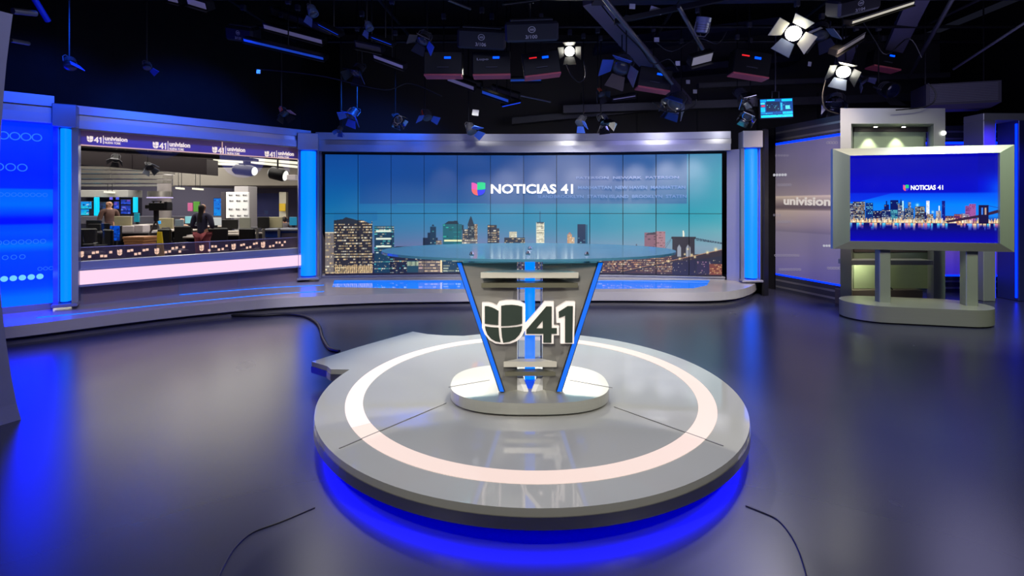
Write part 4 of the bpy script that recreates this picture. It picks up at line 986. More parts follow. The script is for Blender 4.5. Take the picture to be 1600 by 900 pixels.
def hang(t, p, top=5.54):           # clamp and drop rod
    b = MB(); b.tube([(p.x, p.y, p.z), (p.x, p.y, top)], .010, 6); b.build('drop_rod', black_m, t)
    b = MB(); b.box((p.x, p.y, 4.55 if top > 5 else top), (.07, .07, .09), 0, .01); b.build('clamp', grey_m, t)
def fresnel(x, y, z, size, aim, label, lit=False, flap=flap_m, body=dark_m, flaps=(1, 1, 1, 1), orange=None, spread=40, name='fresnel_light', roll=0, lens=None, top=5.54):
    """can light with four barn doors; size = apparent width in photo pixels; aim = direction of the beam"""
    p = P(x, y, z); s = size*z/F/2.0; t = thing(name, p, label, 'studio light')
    Rm = Vector(aim).to_track_quat('-Z', 'Y').to_matrix().to_4x4() @ Matrix.Rotation(R(roll), 4, 'Z'); M = Matrix.Translation(p) @ Rm
    r = s*.52
    b = MB(M); b.lathe([(r*.55, s*1.0), (r*.8, s*.95), (r*.86, s*.3), (r, s*.25), (r, -s*.05), (r*.9, -s*.05)], 20); b.build('housing', body, t, True)
    b = MB(M)
    for k in range(3): b.lathe([(r*.9, s*(.45+k*.16)), (r*.9, s*(.49+k*.16))], 20)
    b.build('cooling_fins', grey_m, t)
    b = MB(M); b.lathe([(r*.86, -s*.05), (r*.7, -s*.10), (r*.3, -s*.13)], 20); b.build('lens', lens or (bulb if lit else mat('dark_glass_lens', (60, 66, 80), .1, 0)), t, True)
    sp = math.tan(R(spread))
    for k in range(4):
        if not flaps[k]: continue
        A_ = Matrix.Rotation(R(90*k), 4, 'Z'); b = MB(M @ A_); L = s*.8; o = r+L*math.sin(R(spread)); d_ = -s*.08-L*math.cos(R(spread)); w0, w1 = r*.8, r*1.15
        b.slab([(-w0, r, -s*.06), (w0, r, -s*.06), (w1, o, d_), (-w1, o, d_)], (0, .006, .006)); b.build('barn_door', flap if isinstance(flap, bpy.types.Material) else flap[k], t)
    b = MB(M)
    b.tube([(-r*1.15, 0, s*.3), (-r*1.15, 0, s*.9), (-r*.7, 0, s*1.25), (r*.7, 0, s*1.25), (r*1.15, 0, s*.9), (r*1.15, 0, s*.3)], s*.045, 6); b.build('yoke', grey_m, t)
    if orange: b = MB(M); b.box((r*1.02, 0, s*.55), (.012, r*.8, s*.7)); b.build('orange_side', orange_m, t)
    e = M @ Vector((0, 0, s*1.25)); hang(t, Vector((e.x, e.y, e.z)), top)
    return t
DN = (0, -.5, -.85)
blueflap = mat('blue_lit_flap', (70, 110, 210), .45, .3, noise=.1)  # blue light on the flaps is put into their colour
fresnel(890, 80, 8.9, 34, (-.1, -.75, -.5), 'brightest spotlight glaring above the news desk', True, dark_m, name='spotlight')
fresnel(777, 120, 8.9, 12, (0, -.75, -.6), 'tiny lit lamp under the labelled ballasts', True, dark_m, name='spotlight', flaps=(0, 0, 0, 0))
fresnel(622, 187, 9.0, 26, (.35, -.6, -.5), 'small fresnel with bright polished doors left of the logo', False, chrome, chrome, roll=20, spread=25)
fresnel(1240, 52, 7.6, 52, (-.55, -.7, -.55), 'bright lit fresnel with large pale barn doors at upper right', True, [flap_w, flap_w, flap_m, flap_w], black_m, roll=40, spread=55)
fresnel(1282, 55, 8.2, 46, (-.3, -.4, -.85), 'dark fresnel with pale outer flap beside the brightest barn doors', False, [flap_w, flap_m, black_m, black_m], black_m, roll=-20, spread=50)
fresnel(1318, 112, 8.4, 44, (-.5, -.6, -.6), 'lit fresnel with one white flap above the silver portal', True, [flap_w, dark_m, flap_m, dark_m], black_m, roll=25, spread=35)
fresnel(1305, 162, 9.0, 40, (-.4, -.5, -.75), 'polished fresnel glinting beside the portal top', False, chrome, chrome, roll=8, spread=25)
fresnel(1395, 142, 8.6, 48, (.1, -.75, -.35), 'round dark fresnel with a blue rim above the portal', False, dark_m, black_m, flaps=(0, 0, 1, 0), spread=15, lens=mat('blue_black_lens', (14, 18, 46), .15))
fresnel(1055, 162, 9.4, 46, (-.55, -.6, -.7), 'polished silver fresnel with a blue flap above the video wall', False, [blueflap, flap_m, chrome, chrome], pipe_m, roll=30, spread=20)
fresnel(1162, 152, 9.2, 34, (.2, -.6, -.7), 'grey fresnel on the duct left of the multiview monitor', False, chrome, pipe_m, roll=-20, spread=15)
fresnel(1168, 182, 9.4, 30, (-.5, -.6, -.6), 'polished fresnel just left of the multiview monitor', False, chrome, chrome, roll=35, spread=22)
fresnel(905, 192, 9.2, 26, (-.5, -.5, -.8), 'small fresnel with a blue lit flap above the lettering', False, blueflap, grey_m, roll=10, flaps=(0, 1, 1, 0), spread=60)
fresnel(945, 192, 9.3, 30, (.25, -.5, -.85), 'small polished fresnel right of the blue flap lamp', False, chrome, chrome, roll=-15, spread=30)
fresnel(737, 206, 9.2, 30, (.3, -.5, -.85), 'small fresnel with blue lit doors above the colour logo', False, blueflap, grey_m, roll=10, flaps=(1, 1, 0, 0), spread=65)
fresnel(668, 184, 9.0, 28, (.3, -.5, -.85), 'small fresnel with orange side and a flat blue flap', False, blueflap, grey_m, roll=0, flaps=(0, 1, 0, 1), orange=True, spread=65)
fresnel(548, 182, 8.8, 30, (-.4, -.5, -.8), 'fresnel with square blue flap above the left video wall column', False, blueflap, grey_m, roll=35, orange=True, spread=55)
fresnel(530, 205, 9.0, 16, (-.2, -.4, -.9), 'tiny blue lit lamp just above the column left of the video wall', False, blueflap, grey_m, roll=20)
fresnel(445, 178, 8.2, 24, (.5, -.4, -.7), 'small lamp with orange side and pinkish flap above the newsroom window', False, [mat('pinkish_flap', (190, 150, 160), .5), dark_m, dark_m, dark_m], black_m, orange=True, roll=30)
fresnel(660, 64, 7.4, 36, (-.25, -.5, -.8), 'dark fresnel with brown and blue barn doors near the top', False, [mat('brown_lit_flap', (90, 80, 70), .6), blueflap, dark_m, mat('brown_lit_flap', (90, 80, 70))], black_m, roll=45, spread=50)
fresnel(556, 114, 8.1, 34, (-.3, -.5, -.8), 'dark fresnel with a dim blue flap left of centre', False, [dark_m, mat('dim_blue_flap', (50, 70, 140), .6), dark_m, dark_m], black_m, roll=20, spread=40)
fresnel(970, 106, 8.2, 52, (-.4, -.6, -.7), 'large fresnel with blue striped barn doors right of the brightest spotlight', False, [blueflap, flap_m, mat('brown_lit_flap', (90, 80, 70)), blueflap], black_m, roll=30, spread=45)
fresnel(1100, 28, 7.4, 44, (.1, -.3, .9), 'grey domed fixture high above the right of the video wall', False, dark_m, flap_m, flaps=(0, 0, 0, 0))
fresnel(110, 104, 6.2, 34, (.4, -.4, -.8), 'dim round lamp with a blue rim at the upper left', False, blueflap, black_m, roll=30, flaps=(1, 0, 0, 0), spread=25)
fresnel(230, 106, 7.0, 22, (.3, -.4, -.8), 'dim lamp with one square blue flap in the dark upper left', False, mat('dim_blue_flap', (50, 70, 140)), black_m, roll=25, flaps=(0, 1, 0, 0), spread=60)
fresnel(490, 22, 6.8, 30, (.4, -.3, -.85), 'lamp head with pale bracket at top left of centre', False, mat('dim_blue_flap', (50, 70, 140)), mat('blue_grey_casting', (70, 90, 130), .5, .3), roll=20, flaps=(0, 0, 1, 0))
fresnel(578, 45, 7.0, 24, (.4, -.3, -.85), 'lamp head with pale bracket at top centre left', False, mat('dim_blue_flap', (50, 70, 140)), mat('blue_grey_casting', (70, 90, 130)), roll=20, flaps=(0, 0, 1, 0))
fresnel(940, 148, 8.9, 22, (.3, -.6, -.6), 'small dark lamp with orange side above the silver lamps', False, dark_m, black_m, orange=True, roll=60)
fresnel(1350, 128, 8.8, 26, (.4, -.5, -.7), 'small dark lamp with pale flap right of the lit fresnel', False, flap_m, black_m, roll=35, flaps=(1, 0, 1, 0), spread=30)

def soft(x0, y0, x1, y1, z, hgt, label, face, body=black_m, name='strip_light', tilt=28, caption=None, end=.16, z2=None):
    """long strip light: two photo points are the ends of its bright lower edge"""
    z2 = z2 or z; a, c = P(x0, y0, z), P(x1, y1, z2); t = thing(name, (a+c)/2, label, 'studio light'); d = (c-a).normalized(); L = (c-a).length
    up = Vector((0, 0, 1)); s = d.cross(up).normalized(); s = -s if s.y > 0 else s   # toward the camera
    h = hgt*z/F; f = (up*math.cos(R(tilt))+s*math.sin(R(tilt))).normalized()      # body rises away from the camera
    n_ = d.cross(f).normalized(); n_ = -n_ if n_.z > 0 else n_
    g = f*h
    b = MB(); b.hull([a, c, c+g, a+g], [v-n_*.14 for v in (a+g*.1, c+g*.1, c+g*.9, a+g*.9)]); b.build('housing', body, t)
    e = .02; b = MB(); b.slab([a+d*e+f*e+n_*.004, c-d*e+f*e+n_*.004, c-d*e+f*(h-e)+n_*.004, a+d*e+f*(h-e)+n_*.004], n_*.008); b.build('diffuser', face, t)
    b = MB(); q = -f*h*.0; b.slab([a, c, c+s*h*.5-up*h*.35, a+s*h*.5-up*h*.35], (0, 0, .006)); b.build('barn_door', body, t)
    m = (a+c)/2+g*.5-n_*.14; hang(t, m)
    if caption:
        pa = a-up*.0
        text_on(caption, 'marking', a+d*L*.35+s*h*.2-up*h*.12+n_*.02, d*L*.3, up*h*.25, paper_m, t, .0, .002)
    return t
f_blue = mat('dim_blue_diffuser', (60, 105, 215), .5, emit=(30, 80, 210), es=.35); f_lil = mat('lilac_diffuser', (116, 112, 160), .5, emit=(116, 112, 160), es=.3); f_brown = mat('brown_diffuser', (80, 74, 66), .6); f_cream = mat('cream_diffuser', (222, 216, 188), .5, emit=(222, 216, 188), es=.55)
soft(380, 66, 508, 96, 7.6, 8, 'long strip light with a bright blue lower face at upper left', f_blue)
soft(412, 46, 506, 71, 7.85, 10, 'long strip light with a lilac face above the blue one', f_lil)
soft(424, 24, 520, 58, 8.3, 14, 'long dim brown faced strip light behind the lilac one', f_brown)
soft(496, 40, 531, 58, 7.0, 5, 'short strip light with a vivid blue edge under a bracket', lamp('vivid_blue_edge', (20, 70, 255), .8))
soft(579, 60, 614, 73, 7.2, 5, 'short vivid blue edged strip light near top centre left', lamp('vivid_blue_edge', (20, 70, 255), .8))
soft(555, 75, 598, 84, 7.4, 12, 'dim brown faced strip light below the short blue one', f_brown)
soft(583, 92, 632, 110, 7.6, 9, 'pale lilac strip light left of the first ballast', f_lil)
soft(698, 127, 742, 143, 8.8, 9, 'lilac strip light hanging under the first two ballasts', f_lil)
soft(705, 120, 752, 138, 9.0, 9, 'dim brown strip light right behind the lilac one', f_brown)
soft(752, 147, 796, 162, 8.8, 8, 'strip light with a blue face above the logo lettering', f_blue)
soft(768, 142, 812, 156, 9.1, 9, 'dim brown strip light behind the blue faced one', f_brown)
soft(783, 168, 815, 161, 8.9, 2.5, 'thin blue edged strip light above the lettering', lamp('vivid_blue_edge', (20, 70, 255), .8))
soft(796, 129, 847, 128, 8.6, 7, 'flat bluish plate light under the ballasts left of the spotlight', mat('teal_blue_face', (30, 90, 190), .4, emit=(20, 80, 200), es=.3))
soft(956, 158, 994, 152, 8.75, 5, 'slim blue grey strip light with a white tube end', f_lil)
soft(262, 3, 282, 8, 6.4, 12, 'pale grey panel light at the top edge left', f_lil)
soft(293, 8, 326, 18, 6.4, 14, 'second pale grey panel light at the top edge left', f_lil)
soft(785, 10, 846, 2, 7.2, 4, 'pale slotted lamp edge at the top centre', mat('pale_slots', (130, 125, 118), .5))
soft(1078, 105, 1112, 96, 8.0, 17, 'black tilted box light with a pale grey face under the navy beam', mat('pale_grey_face', (150, 148, 150), .5, emit=(150, 148, 150), es=.35), tilt=40)
soft(1328, 40, 1428, 8, 7.2, 8, 'large box light with a cream lit edge at the top right', f_cream)
soft(1305, 88, 1350, 60, 7.6, 10, 'pale flat flood light between the two lit fresnels', mat('warm_grey_face', (110, 105, 100), .5, emit=(110, 105, 100), es=.3))

def ballast(x, y, w, h, rot, z, label, brand=None, red=False):
    p = P(x, y, z); k = z/F; W_, H_ = w*k, h*k; t = thing('dimmer_box', p, label, 'dimmer')
    M = Matrix.Translation(p) @ Matrix.Rotation(R(rot), 4, 'Y'); b = MB(M); b.box((0, .12, 0), (W_, .24, H_), 0, .012); b.build('case', black_m, t)
    b = MB(M); b.box((0, .1, -H_/2-.012), (W_*.98, .26, .03), 0, .006); b.build('salmon_edge', pink_m, t)
    b = MB(M); b.box((W_*.12, -.004, H_*.22), (W_*.17, .01, H_*.09)); b.build('blue_display', led_ind, t)
    if red:
        for q in range(6): b = MB(M); b.box((-W_*.3+q*W_*.035, -.004, H_*.25), (W_*.022, .008, H_*.05)); b.build('red_indicator', led_red, t)
    b = MB(M); b.box((0, -.012, -H_*.2), (W_*.3, .02, .012)); b.build('handle', grey_m, t)
    if brand: text_on(brand, 'marking', M @ Vector((-W_*.38, -.002, H_*.08)), (M.to_3x3() @ Vector((W_*.3, 0, 0))), (M.to_3x3() @ Vector((0, 0, H_*.13))), paper_m, t, .01, .003)
    hang(t, p+Vector((0, .12, H_/2)))
ballast(692, 98, 60, 36, 0, 8.2, 'black dimmer box with blue display, leftmost of the three in the row', red=False)
ballast(768, 98, 60, 36, -1, 8.2, 'black dimmer box with lettering, middle of the three in the row', 'Lupo')
ballast(846, 98, 58, 36, -7, 8.2, 'black dimmer box with red indicators left of the brightest spotlight', None, True)
ballast(1024, 122, 52, 32, 9, 8.8, 'black dimmer box tilted above the level duct', None)
ballast(1176, 98, 58, 38, 9, 8.6, 'black dimmer box with red indicators above the multiview monitor', None, True)
ballast(1388, 92, 44, 26, 10, 9.3, 'small black dimmer box above the round fresnel', None)
def labelled(x, y, w, h, rot, z, txt, label):
    p = P(x, y, z); k = z/F; W_, H_ = w*k, h*k; t = thing('lamp_housing', p, label, 'studio light'); M = Matrix.Translation(p) @ Matrix.Rotation(R(rot), 4, 'Y') @ Matrix.Rotation(R(25), 4, 'X')
    b = MB(M); b.box((0, .15, 0), (W_, .3, H_), 0, .03); b.build('housing', mat('dark_navy_housing', (34, 34, 46), .5, noise=.1), t)
    m3 = M.to_3x3(); c = M @ Vector((0, -.003, H_*.12)); N = 20; b = MB()
    for rr in (1.0,):
        e1 = m3 @ Vector((W_*.07, 0, 0)); e2 = m3 @ Vector((0, 0, H_*.16))
        cs = [[c+(e1*math.cos(q)+e2*math.sin(q))*k2 for q in [2*math.pi*i/N for i in range(N)]] for k2 in (1, .82)]; b.add(cs[0]+cs[1], [(i, (i+1) % N, N+(i+1) % N, N+i) for i in range(N)])
    b.build('round_emblem', paper_m, t)
    text_on('ARRI'[:4], 'emblem_lettering', c-e1*.6-e2*.35, e1*1.2, e2*.7, paper_m, t, .02, .002)
    text_on(txt, 'marking', M @ Vector((-W_*.12, -.003, -H_*.33)), m3 @ Vector((W_*.22, 0, 0)), m3 @ Vector((0, 0, H_*.18)), paper_m, t, .01, .002)
    b = MB(M); b.box((0, .15, H_*.56), (W_*.8, .2, .03), 0, .01); b.build('top_bracket', grey_m, t)
    hang(t, p+Vector((0, .15, H_/2)))
labelled(752, 62, 76, 30, 3, 7.9, '3/106', 'dark lamp housing with a round emblem above the middle dimmer box')
labelled(831, 50, 84, 30, -2, 7.5, '3/100', 'dark lamp housing with a round emblem left of the brightest spotlight')
labelled(372, 54, 44, 22, 8, 7.8, '3/131', 'dim lamp housing with a round emblem at the left end of the strip lights')
labelled(1345, 8, 70, 26, -14, 6.7, '3/104', 'dark lamp housing with a round emblem at the top right edge')

# multiview monitor
p = P(1213.5, 169, 9.2); mon = thing('hanging_monitor', p, 'small hanging monitor with a cyan multiview picture right of the video wall', 'monitor')
M = Matrix.Translation(p) @ Matrix.Rotation(R(-2.5), 4, 'Y'); k = 9.2/F; W_, H_ = 53*k, 32*k
MB(M).box((0, .04, 0), (W_, .07, H_), 0, .01).build('case', black_m, mon)
mp_ = Paint(0, 0, 53, 32, 2)
mp_.vgrad(0, 0, 53, 32, [(0, (0, 70, 150)), (32, (0, 60, 140))])
for r_ in [(1, 1, 10, 5, (0, 160, 255)), (11, 1, 24, 3.5, (0, 210, 255)), (25, 1, 34, 3, (0, 80, 150)), (35, 1, 52, 5, (0, 200, 255)), (1, 6, 8, 9, (60, 220, 255)), (2, 10, 8, 13, (200, 60, 90)), (1, 14, 8, 22, (0, 190, 240)), (10, 5, 32, 21, (6, 34, 70)), (33, 7, 36, 20, (20, 180, 230)), (37, 6, 51, 20, (0, 60, 130)), (41, 12, 48, 18, (90, 230, 240)), (1, 23, 20, 25, (0, 150, 220)), (21, 23, 34, 25, (0, 90, 170)), (1, 27, 52, 31, (0, 230, 255)), (36, 22, 52, 26, (0, 200, 250))]: mp_.rect(*r_[:4], r_[4])
for q in range(60): x, y = random.uniform(1, 50), random.uniform(1, 30); mp_.rect(x, y, x+1.5, y+1, random.choice([(120, 240, 255), (0, 40, 100), (0, 120, 200)]), .7)
m3 = M.to_3x3()
image_grid(mp_.linear(), 'picture', lambda u, v: M @ Vector(((u-.5)*W_*.96, 0.002, (v-.5)*H_*.92)), mon, screen_mat('monitor_picture', 1.3, .3))
b = MB(); b.tube([p+Vector((-.06, .04, H_/2)), p+Vector((-.06, .04, H_/2+.12)), p+Vector((.06, .04, H_/2+.12)), p+Vector((.06, .04, H_/2))], .012, 6); b.tube([p+Vector((0, .04, H_/2+.12)), Vector((p.x, p.y+.04, 4.55))], .014, 6); b.build('bracket', pipe_m, mon)

# louvred air unit
q0, q1 = P(1447, 168, 9.0), P(1565, 164, 8.7); ac = thing('air_unit', (q0+q1)/2, 'grey louvred ceiling air unit above the far right portal', 'air unit')
hz = (P(0, 130, 9.0)-P(0, 163, 9.0)).z; d = (q1-q0); d.z = 0; d.normalize(); s = Vector((-d.y, d.x, 0)); L = (q1-q0).length
q0.z = q1.z = P(0, 163, 8.9).z
b = MB(); b.hull([q0, q1, q1+s*.6, q0+s*.6], [v+Vector((0, 0, hz)) for v in (q0, q1, q1+s*.6, q0+s*.6)]); b.build('cabinet', mat('warm_grey_steel', (92, 90, 100), .5, noise=.06), ac)
b = MB()
for i in range(11):
    z = hz*(.12+.76*i/10); a_ = q0+d*.05+Vector((0, 0, z))-s*.012; c_ = q1-d*.05+Vector((0, 0, z))-s*.012; b.hull([a_, c_, c_+s*.03, a_+s*.03], [v+Vector((0, 0, .014)) for v in (a_, c_, c_+s*.03, a_+s*.03)])
b.build('louvre_grille', mat('pale_louvre', (128, 126, 138), .5), ac)
b = MB(); b.hull([q0, q1, q1+s*.5-d*.12, q0+s*.5+d*.12], [v-Vector((0, 0, .07))+s*.1 for v in (q0+d*.05, q1-d*.1, q1+s*.3-d*.15, q0+s*.3+d*.1)]); b.build('drip_tray', mat('lilac_tray', (92, 84, 130), .5), ac)
for u in (.1, .9): b = MB(); v = q0.lerp(q1, u)+s*.3; b.tube([(v.x, v.y, v.z+hz), (v.x, v.y, 5.55)], .012, 6); b.build('hanger_rod', dark_m, ac)
# ================================================================== NEWSROOM BEYOND THE WINDOW
nw_m = mat('mauve_wall', (122, 116, 138), .7, noise=.05); nc_m = mat('dark_open_ceiling', (58, 54, 54), .8, noise=.2)
struct(MB().box((-14, 24.1, 1.9), (22, .2, 4)).build('wall_newsroom_back', nw_m))
struct(MB().box((-25, 17, 1.9), (.2, 15, 4)).build('wall_newsroom_left', nw_m))
struct(MB().box((-4.5, 18.6, 1.9), (.2, 11.6, 4)).build('wall_newsroom_right', nw_m))
struct(MB().prism([(-26, 8.5), (-8.6, 8.0), (-7.4, 7.8), (-4.5, 11.2), (-4.4, 24.2), (-26, 24.2)], 3.7, 3.8).build('ceiling_newsroom', nc_m))
def bx(x0, y0, x1, y1, z, d, name, m, label=None, cat=None, parent=None, bev=.01, group=None):
    """box whose front face fills the given photo rectangle at depth z and that runs d metres back"""
    a, c = P(x0, y1, z), P(x1, y0, z)
    o = MB().box(((a.x+c.x)/2, z+d/2, (a.z+c.z)/2), (c.x-a.x, d, c.z-a.z), 0, bev).build(name, m, parent)
    if label: tag(o, label, cat, group)
    return o
beige = mat('beige_soffit', (150, 142, 130), .6, noise=.04); dkduct = mat('dark_brown_duct', (52, 44, 48), .5, noise=.15)
silverd = mat('newsroom_silver_duct', (150, 146, 140), .35, .6, noise=.1)
struct(bx(270, 262, 480, 290, 20, 3.5, 'wall_soffit_beige', beige)); 
struct(bx(118, 297, 200, 308, 20.5, .8, 'wall_soffit_silver', mat('cream_silver_soffit', (172, 168, 160), .45, noise=.05)))
duct('hanging_air_duct', P(100, 243, 12.3), P(332, 262, 12.4), .5, .36, 'large dark brown duct below the newsroom ceiling', dkduct)
for i, (y0, y1, z, x0, x1) in enumerate([(268, 270, 15, 100, 265), (276, 277, 17, 100, 262), (284, 284, 18, 110, 262), (290, 290, 21, 110, 266), (262, 266, 13.6, 105, 260)]):
    duct('hanging_air_duct', P(x0, y0, z), P(x1, y1, z), .5, [.09, .12, .1, .08, .07][i], ['silver duct second down in the newsroom ceiling', 'silver duct midway in the newsroom ceiling', 'thin silver duct deep in the newsroom ceiling', 'deepest thin silver duct above the monitor wall', 'pale duct just under the large brown duct'][i], silverd)
duct('hanging_air_duct', P(100, 232, 11.0), P(400, 250, 11.3), .3, .06, 'thin pale duct under the sign band beyond the window', silverd)
def nlamp(x0, y0, x1, y1, z, label, m):
    a, c = P(x0, y0, z), P(x1, y1, z); b = MB(); b.hull([a, c, c+Vector((0, .25, 0)), a+Vector((0, .25, 0))], [v+Vector((0, 0, .06)) for v in (a, c, c+Vector((0, .25, 0)), a+Vector((0, .25, 0)))])
    t = thing('ceiling_lamp', (a+c)/2, label, 'lamp'); b.build('tube_cover', m, t)
    b = MB(); 
    for v in (a.lerp(c, .2), a.lerp(c, .8)): b.tube([v+Vector((0, .12, .06)), Vector((v.x, v.y+.12, 3.7))], .01, 5); 
    b.build('hanger_wires', dark_m, t)
warm_l = lamp('warm_ceiling_tube', (255, 244, 214), 1.6)
nlamp(333, 252, 372, 254, 13.5, 'bright warm ceiling tube left of the two hanging softboxes', warm_l)
nlamp(336, 257, 366, 258, 15, 'second warm ceiling tube lower behind the first', warm_l)
nlamp(392, 255, 462, 262, 13.8, 'long warm ceiling tube above the right softbox', warm_l)
nlamp(390, 250, 462, 256, 13.3, 'upper warm ceiling tube at the right of the window', warm_l)
nlamp(274, 295, 282, 296, 19, 'tiny round ceiling lamp deep in the newsroom, left one', warm_l); nlamp(300, 296, 312, 297, 19.2, 'tiny oval ceiling lamp deep in the newsroom, right one', warm_l)
nlamp(162, 301, 174, 302, 20.3, 'small warm lamp on the silver soffit', warm_l)
def softbox(x, y, w, h, z, yaw, pitch, label):
    p = P(x, y, z); k = z/F; W_, H_ = w*k/2, h*k/2; t = thing('hanging_softbox', p, label, 'studio light')
    M = Matrix.Translation(p) @ Matrix.Rotation(R(yaw), 4, 'Z') @ Matrix.Rotation(R(pitch), 4, 'Y')
    N = 16; b = MB(M); b.M = M @ Matrix.Rotation(R(90), 4, 'Y'); b.lathe([(H_*.6, -W_*1.05), (H_*.95, -W_*.8), (H_, W_*.7), (H_*.85, W_)], N); b.build('drum_housing', black_m, t, True)
    b = MB(M @ Matrix.Rotation(R(90), 4, 'Y')); b.lathe([(H_*.8, W_), (H_*.72, W_*1.06)], N); b.build('lit_face', lamp('softbox_face', (255, 252, 240), 1.5), t, True)
    b = MB(); b.tube([p+Vector((0, 0, H_*.8)), Vector((p.x, p.y, 3.7))], .02, 6); b.build('drop_rod', dark_m, t)
softbox(382, 266, 36, 17, 12.6, -12, 6, 'black drum softbox hanging in the newsroom, left of the pair')
softbox(434, 272, 26, 20, 12.8, -6, 12, 'black drum softbox hanging in the newsroom, right of the pair')
bx(448, 273, 462, 281, 12.6, .2, 'hanging_panel_light', mat('pale_pink_panel', (220, 205, 200), .5, emit=(220, 205, 200), es=.5), 'pale square panel light beside the right softbox at the window edge', 'studio light')
fresnel(180, 250, 11.6, 19, (.2, -.5, -.8), 'dark lamp hanging on the brown duct in the newsroom', False, grey_m, black_m, roll=10, top=3.62, name='hanging_fresnel')
fresnel(234, 262, 11.6, 20, (.6, -.5, -.6), 'dark lamp with grey blue doors right on the brown duct in the newsroom', False, flap_m, black_m, roll=30, top=3.62, name='hanging_fresnel')

# monitor wall at the far left of the newsroom
def screen_thing(x0, y0, x1, y1, z, label, colors, name='wall_monitor', cat='monitor', seed=1, stand=False, es=1.0, group=None):
    rs = random.Random(seed); a = P((x0+x1)/2, (y0+y1)/2, z); t = thing(name, a, label, cat, group)
    bx(x0-.6, y0-.6, x1+.6, y1+.6, z+.01, .08, 'case', black_m, parent=t)
    pp = Paint(x0, y0, x1, y1, 1.6); pp.vgrad(x0, y0, x1, y1, [(y0, colors[0]), (y1, colors[1 % len(colors)])])
    for q in range(int((x1-x0)*(y1-y0)/14)+2):
        xx, yy = rs.uniform(x0, x1-2), rs.uniform(y0, y1-1); pp.rect(xx, yy, xx+rs.uniform(1, 5), yy+rs.uniform(.8, 3), rs.choice(colors), .8)
    if pp.W > 1 and pp.H > 1:
        c0, c1 = P(x0, y1, z-.005), P(x1, y0, z-.005)
        image_grid(pp.linear(), 'picture', lambda u, v: Vector((c0.x+(c1.x-c0.x)*u, z-.005, c0.z+(c1.z-c0.z)*v)), t, nscr)
    return t
nscr = screen_mat('newsroom_monitor_picture', 1.1, .4)
CY1 = [(0, 150, 255), (60, 230, 255), (255, 255, 255), (0, 60, 140), (0, 200, 230)]; BL1 = [(20, 50, 160), (40, 90, 240), (120, 140, 255), (10, 20, 60), (150, 80, 200)]
screen_thing(118, 315, 143, 326, 20, 'bright cyan white monitor, top left of the newsroom monitor wall', CY1, seed=1)
screen_thing(118, 327, 139, 336, 20, 'cyan monitor directly below the bright one in the newsroom', CY1, seed=2)
screen_thing(152, 316, 170, 326, 20.5, 'dim monitor behind the standing blonde person, upper', [(40, 44, 70), (60, 70, 130), (30, 34, 50)], seed=3)
screen_thing(152, 328, 168, 336, 20.5, 'dim monitor behind the standing blonde person, lower', [(40, 44, 70), (60, 70, 130), (30, 34, 50)], seed=4)
screen_thing(171, 308, 176, 312, 20.5, 'small lilac monitor above the blonde person', [(150, 120, 255), (60, 90, 240)], seed=5)
screen_thing(181, 308, 186, 312, 20.5, 'small lilac monitor right above the blonde person', [(150, 120, 255), (60, 90, 240)], seed=6)
screen_thing(178, 315, 186, 326, 20.5, 'narrow blue monitor right of the blonde person', BL1, seed=7)
screen_thing(189, 312, 204, 319, 20.5, 'blue monitor, upper of the stack left of the cyan bar', BL1, seed=8)
screen_thing(189, 321, 204, 329, 20.5, 'blue monitor, middle of the stack left of the cyan bar', BL1, seed=9)
screen_thing(189, 330, 204, 334, 20.5, 'blue monitor, lowest of the stack left of the cyan bar', BL1, seed=10)
bar = lamp('cyan_bar', (0, 215, 255), 1.4)
bx(146.5, 308, 151, 337, 20.2, .15, 'mounted_light_bar', bar, 'upright cyan light bar between the newsroom monitors, left one', 'light bar'); bx(207.5, 308, 211.5, 332, 20.2, .15, 'mounted_light_bar', bar, 'upright cyan light bar right of the monitor stack', 'light bar')
bx(118, 309, 214, 383, 21, .3, 'monitor_rack', mat('dark_rack', (52, 50, 66), .6), 'dark rack wall carrying the newsroom monitors', 'rack')
# far scenery
col_t = thing('round_column', P(256, 320, 19), 'round newsroom column with a silver collar and glowing lilac ring', 'column')
b = MB(Matrix.Translation((P(257, 0, 19).x, 19, 0))); b.lathe([(.22, .01), (.22, 3.68)], 20); b.build('shaft', mat('putty_column', (150, 142, 140), .5), col_t, True)
b = MB(Matrix.Translation((P(250, 0, 19).x, 19, 0))); b.lathe([(.38, P(0, 308, 19).z), (.38, P(0, 299, 19).z)], 24); b.build('collar', silverd, col_t, True)
b = MB(Matrix.Translation((P(250, 0, 19).x, 19, 0))); b.lathe([(.40, P(0, 309.5, 19).z), (.40, P(0, 308, 19).z)], 24); b.build('lit_ring', lamp('lilac_ring', (225, 205, 255), 1.3), col_t, True)
bx(293, 317, 301, 330, 22, .05, 'hanging_paper_sheet', mat('pink_paper', (240, 120, 175), .7), 'pink paper pinned up beyond the seated people', 'paper'); bx(302, 315, 312, 331, 22, .05, 'hanging_paper_sheet', mat('green_paper', (110, 185, 70), .7), 'green paper pinned beside the pink one', 'paper')
screen_thing(334, 310, 346, 337, 21, 'upright bright blue screen left of the white logo board', [(0, 120, 235), (0, 160, 255), (0, 80, 190)], seed=11)
cb = thing('logo_column', P(376, 320, 17), 'pale square column carrying a white board of small channel marks', 'column')
bx(366, 291, 388, 366, 17.2, .6, 'shaft', mat('pale_column', (168, 164, 166), .6), parent=cb)
bd = bx(353, 300, 388, 341, 16.9, .08, 'logo_board', mat('white_board', (232, 232, 232), .5, emit=(240, 240, 240), es=.15), parent=cb)
ink = mat('dark_ink', (60, 58, 66), .6)
